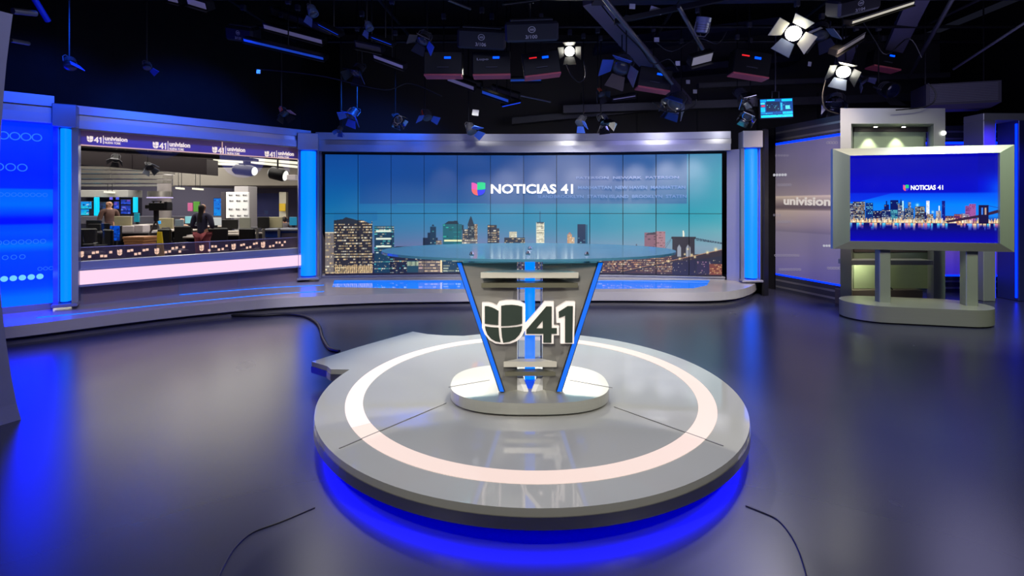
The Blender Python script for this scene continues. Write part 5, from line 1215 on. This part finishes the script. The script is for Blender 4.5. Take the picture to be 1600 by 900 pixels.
for r_, yy in enumerate((305, 314, 327, 337)):
    for c_ in range(3):
        xx = 357+c_*11+(0, 1, 0, 2)[r_]; a_ = P(xx, yy+1.6, 16.885); c2 = P(xx+6.5, yy+1.6, 16.885); h_ = .065; mark(a_, c2-a_, Vector((0, 0, h_)), None, ink, 'board_mark', bd, .003)
struct(bx(390, 302, 436, 345, 21.5, .06, 'window_2', glass_mat('blue_tinted_glazing', (150, 160, 220), .2, body=.45, bodycol=(90, 92, 140)), bev=0))
bx(436, 300, 447, 342, 20.6, .2, 'wall_panel', mat('cream_panel', (218, 212, 190), .6), 'cream panel carrying the yellow sign at the right of the newsroom', 'panel')
bx(436, 318, 446, 330, 20.4, .04, 'yellow_sign', mat('yellow_sign', (240, 200, 40), .5), 'yellow sign on the cream panel behind the standing man', 'sign')
bx(345, 300, 352, 345, 18.5, .3, 'wall_pier', mat('dark_pier', (62, 56, 64), .7), 'dark pier left of the white logo board', 'pier')
bx(118, 338, 350, 350, 19.5, .5, 'low_partition', mat('grey_low_partition', (92, 88, 98), .7), 'grey low partition running across the back of the newsroom', 'partition')

# desks with things on them
wood_top = mat('pale_desk_top', (168, 158, 150), .5, noise=.05); desk_body = mat('dark_desk_body', (36, 32, 36), .6)
def ndesk(x0, x1, y, z, depth, label, top=wood_top):
    a, c = P(x0, y, z), P(x1, y, z); h = a.z; t = thing('office_desk', ((a.x+c.x)/2, z+depth/2, 0), label, 'desk')
    MB().box(((a.x+c.x)/2, z+depth/2, h-.02), (c.x-a.x, depth, .04), 0, .008).build('desk_top', top, t)
    MB().box(((a.x+c.x)/2, z+depth*.8, h/2-.02), (c.x-a.x-.1, .03, h-.05)).build('modesty_panel', desk_body, t)
    for xx in (a.x+.05, c.x-.05): MB().box((xx, z+depth/2, (h-.04)/2), (.05, depth*.9, h-.04)).build('side_leg', desk_body, t)
    return h
ndesk(120, 176, 363, 14.0, .9, 'dark desk at the left end of the newsroom', desk_body)
ndesk(178, 232, 363.5, 14.0, .8, 'dark topped desk carrying the white boxes', mat('dark_desk_top', (66, 60, 66), .5))
ndesk(232, 290, 360, 15.2, .9, 'desk behind the yellow sign with monitors on it')
ndesk(285, 312, 370, 13.2, .7, 'pale desk to the left of the dark haired woman')
ndesk(300, 388, 366, 14.2, 1.0, 'long pale desk behind the dark haired woman')
def desk_monitor(x0, y0, x1, y1, z, label, face, back_to_us=False, screen=None):
    t = thing('desk_monitor', P((x0+x1)/2, y1, z), label, 'monitor'); bx(x0, y0, x1, y1, z, .05, 'screen' if not back_to_us else 'back_shell', face, parent=t)
    cx = P((x0+x1)/2, y1, z); 
    MB().box((cx.x, z+.05, cx.z-.05), (.08, .04, .12)).build('stand', dark_m, t); MB().box((cx.x, z+.05, cx.z-.1), (.24, .18, .02), 0, .005).build('foot', dark_m, t)
putty = mat('putty_monitor_back', (172, 164, 130), .5, noise=.05)
desk_monitor(178, 338, 205, 356, 14.4, 'putty coloured monitor back beside the blonde person', putty, True)
desk_monitor(246, 341, 270, 357.5, 15.4, 'putty coloured monitor back above the yellow sign', putty, True)
desk_monitor(273, 343, 286, 358, 15.3, 'grey blue monitor right of the putty one', mat('grey_blue_screen', (120, 136, 150), .4))
desk_monitor(289, 338, 305, 349, 16.3, 'pale cyan lit monitor left of the dark haired woman', lamp('pale_cyan_screen', (150, 225, 230), .9))
desk_monitor(327, 340, 345, 352, 16, 'white lit monitor right of the dark haired woman', lamp('white_screen', (225, 225, 220), .9))
desk_monitor(346, 343, 371, 358, 15.2, 'black monitor in front of the logo column', black_m)
desk_monitor(374, 340, 391, 357, 15, 'grey monitor back right of the black one', mat('grey_monitor_back', (128, 130, 122), .5), True)
desk_monitor(402, 339, 420, 356, 14.8, 'black monitor on the blue counter', black_m)
desk_monitor(420, 339, 441, 356, 14.9, 'putty monitor back beside the black one on the blue counter', putty, True)
desk_monitor(452, 339, 463, 352, 15, 'teal blue monitor at the right end of the blue counter', lamp('teal_screen', (30, 150, 190), .8))
desk_monitor(134, 344, 158, 360, 14.5, 'black monitor at the far left desk', black_m); desk_monitor(137, 350, 156, 361, 14.2, 'dark monitor with a pale label in the left foreground', black_m); desk_monitor(158, 349, 171, 361, 14.15, 'second dark monitor beside the blue screen', black_m)
desk_monitor(209, 333, 217, 347, 17, 'teal tall monitor under the right cyan bar', mat('teal_screen_dim', (20, 120, 140), .4, emit=(20, 130, 150), es=.5))
screen_thing(172, 353, 187, 376, 13.0, 'bright blue upright screen left of the wooden crate', [(0, 90, 230), (0, 40, 120), (20, 130, 255)], name='upright_screen', seed=12)
whitebox = mat('white_box', (205, 195, 200), .6)
bx(190, 353, 208, 363, 14.2, .3, 'white_box', whitebox, 'white box on the dark topped desk, left of two', 'box'); bx(209, 352, 223, 363, 14.25, .3, 'white_box', whitebox, 'white box on the dark topped desk, right of two', 'box')
cr = thing('wooden_crate', P(208, 381, 12.8), 'orange brown wooden crate on a trolley left of the yellow sign', 'crate'); wood = mat('orange_wood', (178, 124, 84), .6, noise=.15, scale=3, stretch=(1, 1, 12))
for i in range(3): bx(191+i*1.2, 370+i*4.4, 225-i*1.2, 374+i*4.4, 12.8, .5, 'plank', wood, parent=cr)
bx(192, 383, 224, 385, 12.8, .5, 'crate_floor', wood, parent=cr); 
b = MB(); 
for x in (194, 221): p = P(x, 386, 12.9); b.tube([p, Vector((p.x, p.y, .03))], .015, 6)
b.build('trolley_legs', pipe_m, cr)
ys = thing('yellow_floor_sign', (P(250, 0, 12.2).x, 12.3, 0), 'tall yellow folding wet floor sign in the newsroom', 'floor sign'); ym = mat('yellow_plastic', (222, 190, 24), .45, noise=.05)
MB().slab([P(245.5, 362, 12.2), P(252, 362, 12.2), P(257.5, 414, 12.0), P(244, 414, 12.0)], (0, .02, 0)).build('front_board', ym, ys)
MB().slab([P(246, 362, 12.22), P(252.5, 362, 12.22), P(258.5, 411, 12.5), P(247, 411, 12.5)], (0, .02, 0)).build('back_board', ym, ys)
bc_ = mat('cobalt_counter', (20, 70, 170), .4, noise=.04)
ct = thing('blue_counter', (P(432, 0, 14.2).x, 14.5, 0), 'blue fronted counter with chrome posts at the right of the newsroom', 'counter')
bx(408, 358, 470, 361, 14.1, 1.0, 'counter_top', mat('counter_top', (120, 124, 140), .4), parent=ct); bx(412, 361, 436, 371, 14.2, .8, 'blue_front', bc_, parent=ct); bx(436, 359, 470, 364, 14.3, .8, 'blue_front', bc_, parent=ct); bx(436, 364, 470, 400, 14.35, .7, 'white_front', mat('lilac_white_front', (168, 164, 178), .5), parent=ct); bx(412, 371, 436, 400, 14.3, .7, 'grey_front', mat('counter_grey', (98, 96, 108), .5), parent=ct)
for x in (402, 412, 436):
    p = P(x, 357, 14.05); b = MB(); b.tube([p, Vector((p.x, p.y, .0))], .035, 10); b.build('chrome_post', silverd, ct, True)
bx(391, 355, 408, 406.5, 15.3, .5, 'side_cabinet', mat('dark_cabinet', (60, 58, 72), .5), 'dark side cabinet between the long desk and the blue counter', 'cabinet')
# office chairs
def ochair(x, z, rot, label, col=black_m):
    p = P(x, 0, z); t = thing('office_chair', (p.x, z, 0), label, 'chair'); M = Matrix.Translation((p.x, z, 0)) @ Matrix.Rotation(R(rot), 4, 'Z')
    b = MB(M); b.box((0, 0, .47), (.48, .46, .09), 0, .03); b.build('seat', col, t); b = MB(M); b.box((0, .24, .78), (.44, .07, .5), 0, .03); b.build('backrest', col, t)
    b = MB(M); b.tube([(0, 0, .08), (0, 0, .44)], .03, 8); b.build('gas_column', dark_m, t)
    b = MB(M)
    for k in range(5): b.tube([(0, 0, .09), (.28*math.cos(k*1.257), .28*math.sin(k*1.257), .06)], .02, 6)
    b.build('star_base', dark_m, t)
    for sx in (-.27, .27): b = MB(M); b.tube([(sx, .1, .47), (sx, .1, .68), (sx, -.15, .68)], .02, 6); b.build('armrest', dark_m, t)
for i, (x, z, r, l) in enumerate([(128, 12.6, 20, 'black office chair at the left edge of the window'), (150, 12.2, -30, 'black office chair in front of the left dark monitors'), (272, 12.9, 160, 'black office chair behind the yellow sign'), (290, 14.6, 200, 'black office chair left of the dark haired woman'), (341, 12.9, 30, 'grey blue office chair right of the dark haired woman'), (396, 13.2, 170, 'black office chair under the long pale desk')]): ochair(x, z, r, l)
# camera on a tripod
ctz = 13.4; cp = P(246, 322, ctz); cam_t = thing('broadcast_camera', (cp.x, ctz, 0), 'black broadcast camera on a tripod in the newsroom', 'video camera')
bx(232, 317, 256, 329, ctz, .35, 'camera_body', black_m, parent=cam_t); bx(226, 320, 233, 326, ctz+.05, .2, 'lens_hood', black_m, parent=cam_t); bx(236, 313.5, 252, 315, ctz+.1, .05, 'carry_handle', black_m, parent=cam_t); bx(256, 315, 261, 327, ctz, .2, 'viewfinder', dark_m, parent=cam_t); bx(238, 315, 240, 318, ctz+.1, .05, 'handle_post', black_m, parent=cam_t); bx(249, 315, 251, 318, ctz+.1, .05, 'handle_post', black_m, parent=cam_t)
q = P(240, 330, ctz); b = MB(); b.tube([q+Vector((0, .1, .02)), q+Vector((0, .1, -.25))], .06, 10); b.build('tripod_head', dark_m, cam_t)
for dx, dy in ((-.45, -.2), (.5, -.2), (0, .5)): b = MB(); b.tube([q+Vector((0, .1, -.22)), Vector((q.x+dx, ctz+.1+dy, .0))], .022, 6); b.build('tripod_leg', grey_m, cam_t)
bx(246, 345, 250, 350, 13.6, .05, 'small_display', lamp('small_cyan_display', (60, 180, 255), 1.2), 'tiny glowing display beside the tripod head', 'display')

# ---------------- people
def skin_mesh(name, joints, bones, m, parent, sub=2):
    """joints {name:(Vector, radius)}; one continuous tapering surface grown over the bones"""
    me = bpy.data.meshes.new(name); keys = list(joints); me.from_pydata([tuple(joints[k][0]) for k in keys], [(keys.index(a), keys.index(b_)) for a, b_ in bones], [])
    ob = bpy.data.objects.new(name, me); COL.objects.link(ob); md = ob.modifiers.new('s', 'SKIN'); 
    if not me.skin_vertices: 
        bpy.context.view_layer.objects.active = ob; ob.select_set(True); bpy.ops.object.modifier_remove(modifier='s'); bpy.ops.object.modifier_add(type='SKIN')
    sv = me.skin_vertices[0].data
    for i, k in enumerate(keys):
        r_ = joints[k][1]; sv[i].radius = r_ if isinstance(r_, tuple) else (r_, r_); sv[i].use_root = (i == 0)
    sd = ob.modifiers.new('u', 'SUBSURF'); sd.levels = sub; sd.render_levels = sub
    dg = bpy.context.evaluated_depsgraph_get(); me2 = bpy.data.meshes.new_from_object(ob.evaluated_get(dg)); bpy.data.objects.remove(ob)
    me2.materials.clear(); me2.materials.append(m); me2.polygons.foreach_set('use_smooth', [True]*len(me2.polygons)); me2.polygons.foreach_set('material_index', [0]*len(me2.polygons))
    o = bpy.data.objects.new(name, me2); COL.objects.link(o); return kid(o, parent) if parent is not None else o
skin_m = mat('warm_skin', (196, 146, 120), .6, noise=.04)
def person(x, z, H, yaw, label, top, bottom, hair, hair_len, seated=False, arms='down'):
    base = P(x, 0, z); t = thing('person', (base.x, z, 0), label, 'person')
    M = Matrix.Translation((base.x, z, 0)) @ Matrix.Rotation(R(yaw), 4, 'Z'); k = H/1.65
    def V(a, b_, c): return M @ Vector((a*k, b_*k, c*k))       # faces -Y locally
    J = {'pelvis': (V(0, 0, .92), .105*k), 'belly': (V(0, 0, 1.05), .095*k), 'chest': (V(0, .01, 1.22), .115*k), 'collar': (V(0, .01, 1.36), .07*k), 'neck': (V(0, 0, 1.43), .042*k), 'jaw': (V(0, -.015, 1.49), .055*k), 'skull': (V(0, .005, 1.56), .078*k), 'crown': (V(0, .01, 1.61), .055*k)}
    B_ = [('pelvis', 'belly'), ('belly', 'chest'), ('chest', 'collar'), ('collar', 'neck'), ('neck', 'jaw'), ('jaw', 'skull'), ('skull', 'crown')]
    J['nose'] = (V(0, -.085, 1.535), .012*k); B_.append(('skull', 'nose'))
    for n_, s in (('l', 1), ('r', -1)):
        J['ear'+n_] = (V(.078*s, .01, 1.54), .014*k); B_.append(('skull', 'ear'+n_))
        J['hip'+n_] = (V(.09*s, 0, .86), .085*k)
        if seated: kn, an, to = V(.11*s, -.42, .52), V(.11*s, -.42, .12), V(.12*s, -.56, .05)
        else: kn, an, to = V(.10*s, -.02*s, .48), V(.10*s, .02, .08), V(.12*s, -.15, .03)
        J['knee'+n_] = (kn, .055*k); J['ankle'+n_] = (an, .034*k); J['toe'+n_] = (to, .03*k)
        J['shoulder'+n_] = (V(.17*s, .01, 1.34), .052*k)
        if arms == 'down': el, wr, hd = V(.23*s, .03, 1.08), V(.22*s, -.07, .88), V(.21*s, -.10, .81)
        elif arms == 'front': el, wr, hd = V(.24*s, .02, 1.08), V(.12*s, -.2, 1.06), V(.05*s, -.25, 1.06)
        else: el, wr, hd = V(.24*s, -.08, 1.10), V(.17*s, -.32, 1.0), V(.14*s, -.40, .99)
        J['elbow'+n_] = (el, .036*k); J['wrist'+n_] = (wr, .024*k); J['palm'+n_] = (hd, .030*k)
        B_ += [('pelvis', 'hip'+n_), ('hip'+n_, 'knee'+n_), ('knee'+n_, 'ankle'+n_), ('ankle'+n_, 'toe'+n_), ('collar', 'shoulder'+n_), ('shoulder'+n_, 'elbow'+n_), ('elbow'+n_, 'wrist'+n_), ('wrist'+n_, 'palm'+n_)]
        dr = (hd-wr).normalized(); sd_ = dr.cross(Vector((0, 0, 1))); sd_ = sd_.normalized() if sd_.length > .1 else (M.to_3x3() @ Vector((0, 1, 0)))
        for f in range(4):
            st = hd+sd_*(f-1.5)*.018*k; mid_ = st+dr*.045*k*(1-.08*abs(f-1.5)); tip = mid_+dr*.03*k-Vector((0, 0, .01*k))
            J[f'f{n_}{f}a'] = (mid_, .009*k); J[f'f{n_}{f}b'] = (tip, .008*k); B_ += [('palm'+n_, f'f{n_}{f}a'), (f'f{n_}{f}a', f'f{n_}{f}b')]
        J['thumb'+n_] = (hd+sd_*.045*k+dr*.02*k, .010*k); B_.append(('palm'+n_, 'thumb'+n_))
    drop = .42*k if seated else 0
    if seated:
        for kk in J:
            if not kk.startswith(('knee', 'ankle', 'toe')): J[kk] = (J[kk][0]-Vector((0, 0, drop)), J[kk][1])
    skin_mesh('body', J, B_, skin_m, t, 1)
    grow = lambda ks, e: {q: (J[q][0], J[q][1]+e*k) for q in ks}
    ks = ['belly', 'pelvis', 'chest', 'collar', 'shoulderl', 'elbowl', 'wristl', 'shoulderr', 'elbowr', 'wristr']
    jj = grow(ks, .022); jj['collar'] = (J['collar'][0], .075*k)
    skin_mesh('jacket', jj, [('belly', 'pelvis'), ('belly', 'chest'), ('chest', 'collar')]+[x_ for s in 'lr' for x_ in (('collar', 'shoulder'+s), ('shoulder'+s, 'elbow'+s), ('elbow'+s, 'wrist'+s))], top, t, 1)
    ks = ['pelvis', 'hipl', 'kneel', 'anklel', 'hipr', 'kneer', 'ankler']
    skin_mesh('trousers', grow(ks, .016), [('pelvis', 'hip'+s) for s in 'lr']+[x_ for s in 'lr' for x_ in (('hip'+s, 'knee'+s), ('knee'+s, 'ankle'+s))], bottom, t, 1)
    for s in 'lr': skin_mesh('shoe', {'a': (J['ankle'+s][0]-Vector((0, 0, .035*k)), .045*k), 'b': (J['toe'+s][0]+Vector((0, 0, .005)), .038*k)}, [('a', 'b')], black_m, t, 1)
    hz_ = lambda a, b_, c: V(a, b_, c)-Vector((0, 0, drop))
    hj = {'top': (hz_(0, .03, 1.60), .075*k), 'backh': (hz_(0, .055, 1.52), .072*k), 'nape': (hz_(0, .06, 1.42), .055*k)}; hb = [('top', 'backh'), ('backh', 'nape')]
    if hair_len: hj['down'] = (hz_(0, .09, 1.42-hair_len*.6), (.085*k, .04*k)); hj['end'] = (hz_(0, .10, 1.42-hair_len), (.05*k, .025*k)); hb += [('nape', 'down'), ('down', 'end')]
    skin_mesh('hair', hj, hb, hair, t, 1)
    for s in (-1, 1): b = MB(M); b.box((.028*s*k, -.074*k, 1.555*k-drop), (.018*k, .008*k, .01*k)); b.build('eye', black_m, t)
    b = MB(M); b.box((0, -.062*k, 1.49*k-drop), (.04*k, .012*k, .008*k)); b.build('mouth', mat('lip_tone', (150, 80, 80), .5), t)
    return t
person(316.5, 12.5, 1.66, 180, 'dark haired woman seen from behind in a navy jacket and rose trousers', mat('navy_jacket', (58, 56, 84), .8, noise=.1), mat('rose_trousers', (178, 88, 96), .8, noise=.06), mat('black_hair', (28, 22, 24), .5), .26, arms='front')
person(171, 15.2, 1.74, 60, 'blonde person in a brown jacket standing before the monitor wall', mat('brown_jacket', (84, 58, 52), .8, noise=.1), mat('dark_trousers', (40, 38, 44), .8), mat('blonde_hair', (150, 102, 58), .5), .30, arms='down')
person(302, 18.8, 1.66, 20, 'seated person in dark clothes facing the green paper', mat('dark_shirt', (48, 44, 52), .8), mat('dark_trousers', (40, 38, 44)), mat('brown_hair', (50, 36, 30), .5), 0, True, 'desk')
person(284, 17.0, 1.62, 10, 'seated person with light curly hair behind the grey blue monitor', mat('tan_shirt', (160, 130, 110), .8), mat('dark_trousers', (40, 38, 44)), mat('tan_hair', (190, 150, 115), .6), 0, True, 'desk')
person(262, 18.2, 1.6, -30, 'seated person half hidden left of the curly haired one', mat('dark_shirt', (48, 44, 52)), mat('dark_trousers', (40, 38, 44)), mat('brown_hair', (50, 36, 30)), .08, True, 'desk')
person(444.5, 17.6, 1.70, 200, 'man in grey leaning before the yellow sign at the right', mat('grey_shirt', (92, 86, 92), .8), mat('dark_trousers', (40, 38, 44)), mat('black_hair', (28, 22, 24)), 0, True, 'desk')
ndesk(288, 346, 353.5, 16.15, .6, 'back row desk behind the dark haired woman')
ndesk(203, 222, 351, 16.8, .8, 'small back desk under the right cyan bar')
# small clutter on the long desk
for i, (x, y, w_, h_, z, c_, lab) in enumerate([(330, 362.8, 5, 6, 14.3, (220, 200, 150), 'cream desk figure left of the black monitor'), (355, 362.4, 30, 3, 14.2, (225, 215, 205), 'white keyboard tray on the long pale desk'), (296, 368.4, 10, 2, 13.4, (200, 190, 190), 'white papers on the pale desk by the woman'), (256, 357, 8, 3, 15.2, (60, 56, 60), 'dark telephone on the desk above the yellow sign')]):
    bx(x-w_/2, y-h_/2, x+w_/2, y+h_/2, z, .18, 'desk_item', mat('clutter_%d' % i, c_, .6), lab, 'desk item')
# ================================================================== LIGHTS
def light(kind, loc, energy, col=(255, 250, 240), aim=None, size=.3, spot=60, blend=.5, sy=None):
    l = bpy.data.lights.new('lamp_or_fill_light', kind); l.energy = energy; l.color = s2l(col)
    if kind == 'SPOT': l.spot_size = R(spot); l.spot_blend = blend; l.shadow_soft_size = size
    if kind == 'AREA':
        l.size = size
        if sy: l.shape = 'RECTANGLE'; l.size_y = sy
    if kind == 'POINT': l.shadow_soft_size = size
    o = bpy.data.objects.new('lamp_or_fill_light', l); COL.objects.link(o); o.location = loc
    if aim is not None: o.rotation_euler = (Vector(aim)-Vector(loc)).to_track_quat('-Z', 'Y').to_euler()
    return o
light('SPOT', (.98, 8.75, 4.0), 1100, aim=(.1, 4.0, .2), size=.06, spot=46)
light('SPOT', (-2.6, .2, 4.3), 430, aim=(.1, 4.1, .4), size=.25, spot=40)
light('SPOT', (2.9, .2, 4.3), 480, aim=(.1, 4.1, .4), size=.25, spot=40)
light('SPOT', (3.6, 7.0, 4.0), 260, aim=(.3, 4.3, .3), size=.15, spot=40)
light('SPOT', (-2.8, 7.0, 4.0), 260, aim=(0, 4.3, .3), size=.15, spot=40)
light('SPOT', (-.6, -1.4, 3.0), 620, (255, 248, 238), aim=(.12, 3.8, .9), size=.3, spot=20)  # unseen front fill added behind the camera
light('AREA', (0, 4.2, 4.4), 120, (205, 208, 255), aim=(0, 4.2, 0), size=7, sy=4)  # broad overhead area light added as ambient fill, no fixture there
# unseen front spots added to brighten the step, the fascia and the right half
light('SPOT', (1.4, 4.2, 4.3), 1300, (250, 246, 240), aim=(1.0, 9.2, .6), size=.15, spot=44)
light('SPOT', (3.4, 4.6, 4.3), 950, (250, 246, 240), aim=(3.4, 9.2, .9), size=.15, spot=38)
light('SPOT', (-1.4, 4.2, 4.3), 700, (235, 235, 250), aim=(-2.0, 8.8, .4), size=.15, spot=40)
light('SPOT', (-.7, 8.5, 3.8), 600, aim=(.0, 4.0, .2), size=.06, spot=40)
light('SPOT', (-2.2, 4.2, 4.3), 360, (220, 215, 245), aim=(-4.6, 7.6, .3), size=.15, spot=46)
for x_, e_ in ((690, 160), (745, 260), (790, 420), (848, 480), (905, 480), (955, 620), (1000, 760), (1048, 800), (1090, 620)):  # unseen narrow spots added to make the glare on the upper screens
    q_ = P(x_, 190, 9.0); light('SPOT', (q_.x*.98, 8.55, 3.25), e_*1.15, (246, 244, 255), aim=(q_.x*1.08, 9.95, 1.95), size=.08, spot=24, blend=1)
for x_, e_ in ((737, 10), (905, 12), (1055, 12), (1160, 8)):
    q_ = P(x_, 190, 8.7); light('SPOT', (q_.x, q_.y, 3.0), e_, (250, 248, 245), aim=(q_.x*1.1, 9.9, 2.5), size=.1, spot=120)
light('SPOT', (-3.4, 6.6, 4.0), 420, (10, 90, 255), aim=(-4.9, 8.3, 2.5), size=.2, spot=66)  # unseen blue spots added for the spill of the light columns
light('SPOT', (-4.6, 5.4, 4.0), 300, (10, 80, 255), aim=(-6.3, 7.0, 2.5), size=.2, spot=62)
light('SPOT', (-2.0, 8.3, 3.7), 150, (20, 100, 255), aim=(-2.7, 10, 2.6), size=.2, spot=80)
# on the rolling display and its surroundings
light('SPOT', (5.2, 4.4, 4.4), 420, (255, 250, 220), aim=(5.6, 7.3, 1.4), size=.15, spot=62)
light('SPOT', (6.6, 5.0, 4.4), 330, (228, 255, 215), aim=(6.3, 7.2, 1.5), size=.12, spot=52)
light('SPOT', (4.4, 7.0, 4.1), 380, (255, 228, 205), aim=(5.0, 9.2, 1.7), size=.2, spot=50)
light('SPOT', (7.9, 8.3, 2.9), 70, (60, 40, 255), aim=(7.8, 9.6, 1.2), size=.2, spot=90)
for dx in (1368, 1412):
    q_ = P(dx, 193, 8.45); light('SPOT', (q_.x, 8.50, TOP-.29), 26, (255, 250, 225), aim=(q_.x, 8.64, 1.6), size=.02, spot=70)
light('SPOT', (5.6, 8.35, .64), 9, (255, 250, 210), aim=(5.7, 8.66, .45), size=.05, spot=150)
light('POINT', (2.6, 6.2, 3.0), 44, (150, 150, 255), size=.6)  # unseen point fills added in place of bounce onto the rig
light('POINT', (6.0, 6.8, 3.3), 46, (190, 185, 235), size=.6)
light('POINT', (-1.5, 6.0, 3.2), 9, (60, 90, 255), size=.6)
# newsroom
light('AREA', (-9, 14.5, 3.3), 700, (255, 244, 228), aim=(-9, 14.5, 0), size=7, sy=7)
light('AREA', (-14, 19, 3.3), 650, (250, 244, 235), aim=(-14, 19, 0), size=7, sy=6)
light('POINT', (-10, 16, 2.6), 110, (255, 244, 230), size=.5)
w = bpy.data.worlds.new('world'); scene.world = w; w.use_nodes = True
w.node_tree.nodes['Background'].inputs[0].default_value = (.02, .022, .04, 1); w.node_tree.nodes['Background'].inputs[1].default_value = .3
vs = scene.view_settings; vs.view_transform = 'Standard'; vs.look = 'None'; vs.gamma = 1; vs.exposure = 0; vs.use_curve_mapping = False
scene.cycles.use_denoising = True; scene.cycles.max_bounces = 7; scene.cycles.sample_clamp_indirect = 6; scene.cycles.caustics_reflective = False; scene.cycles.caustics_refractive = False
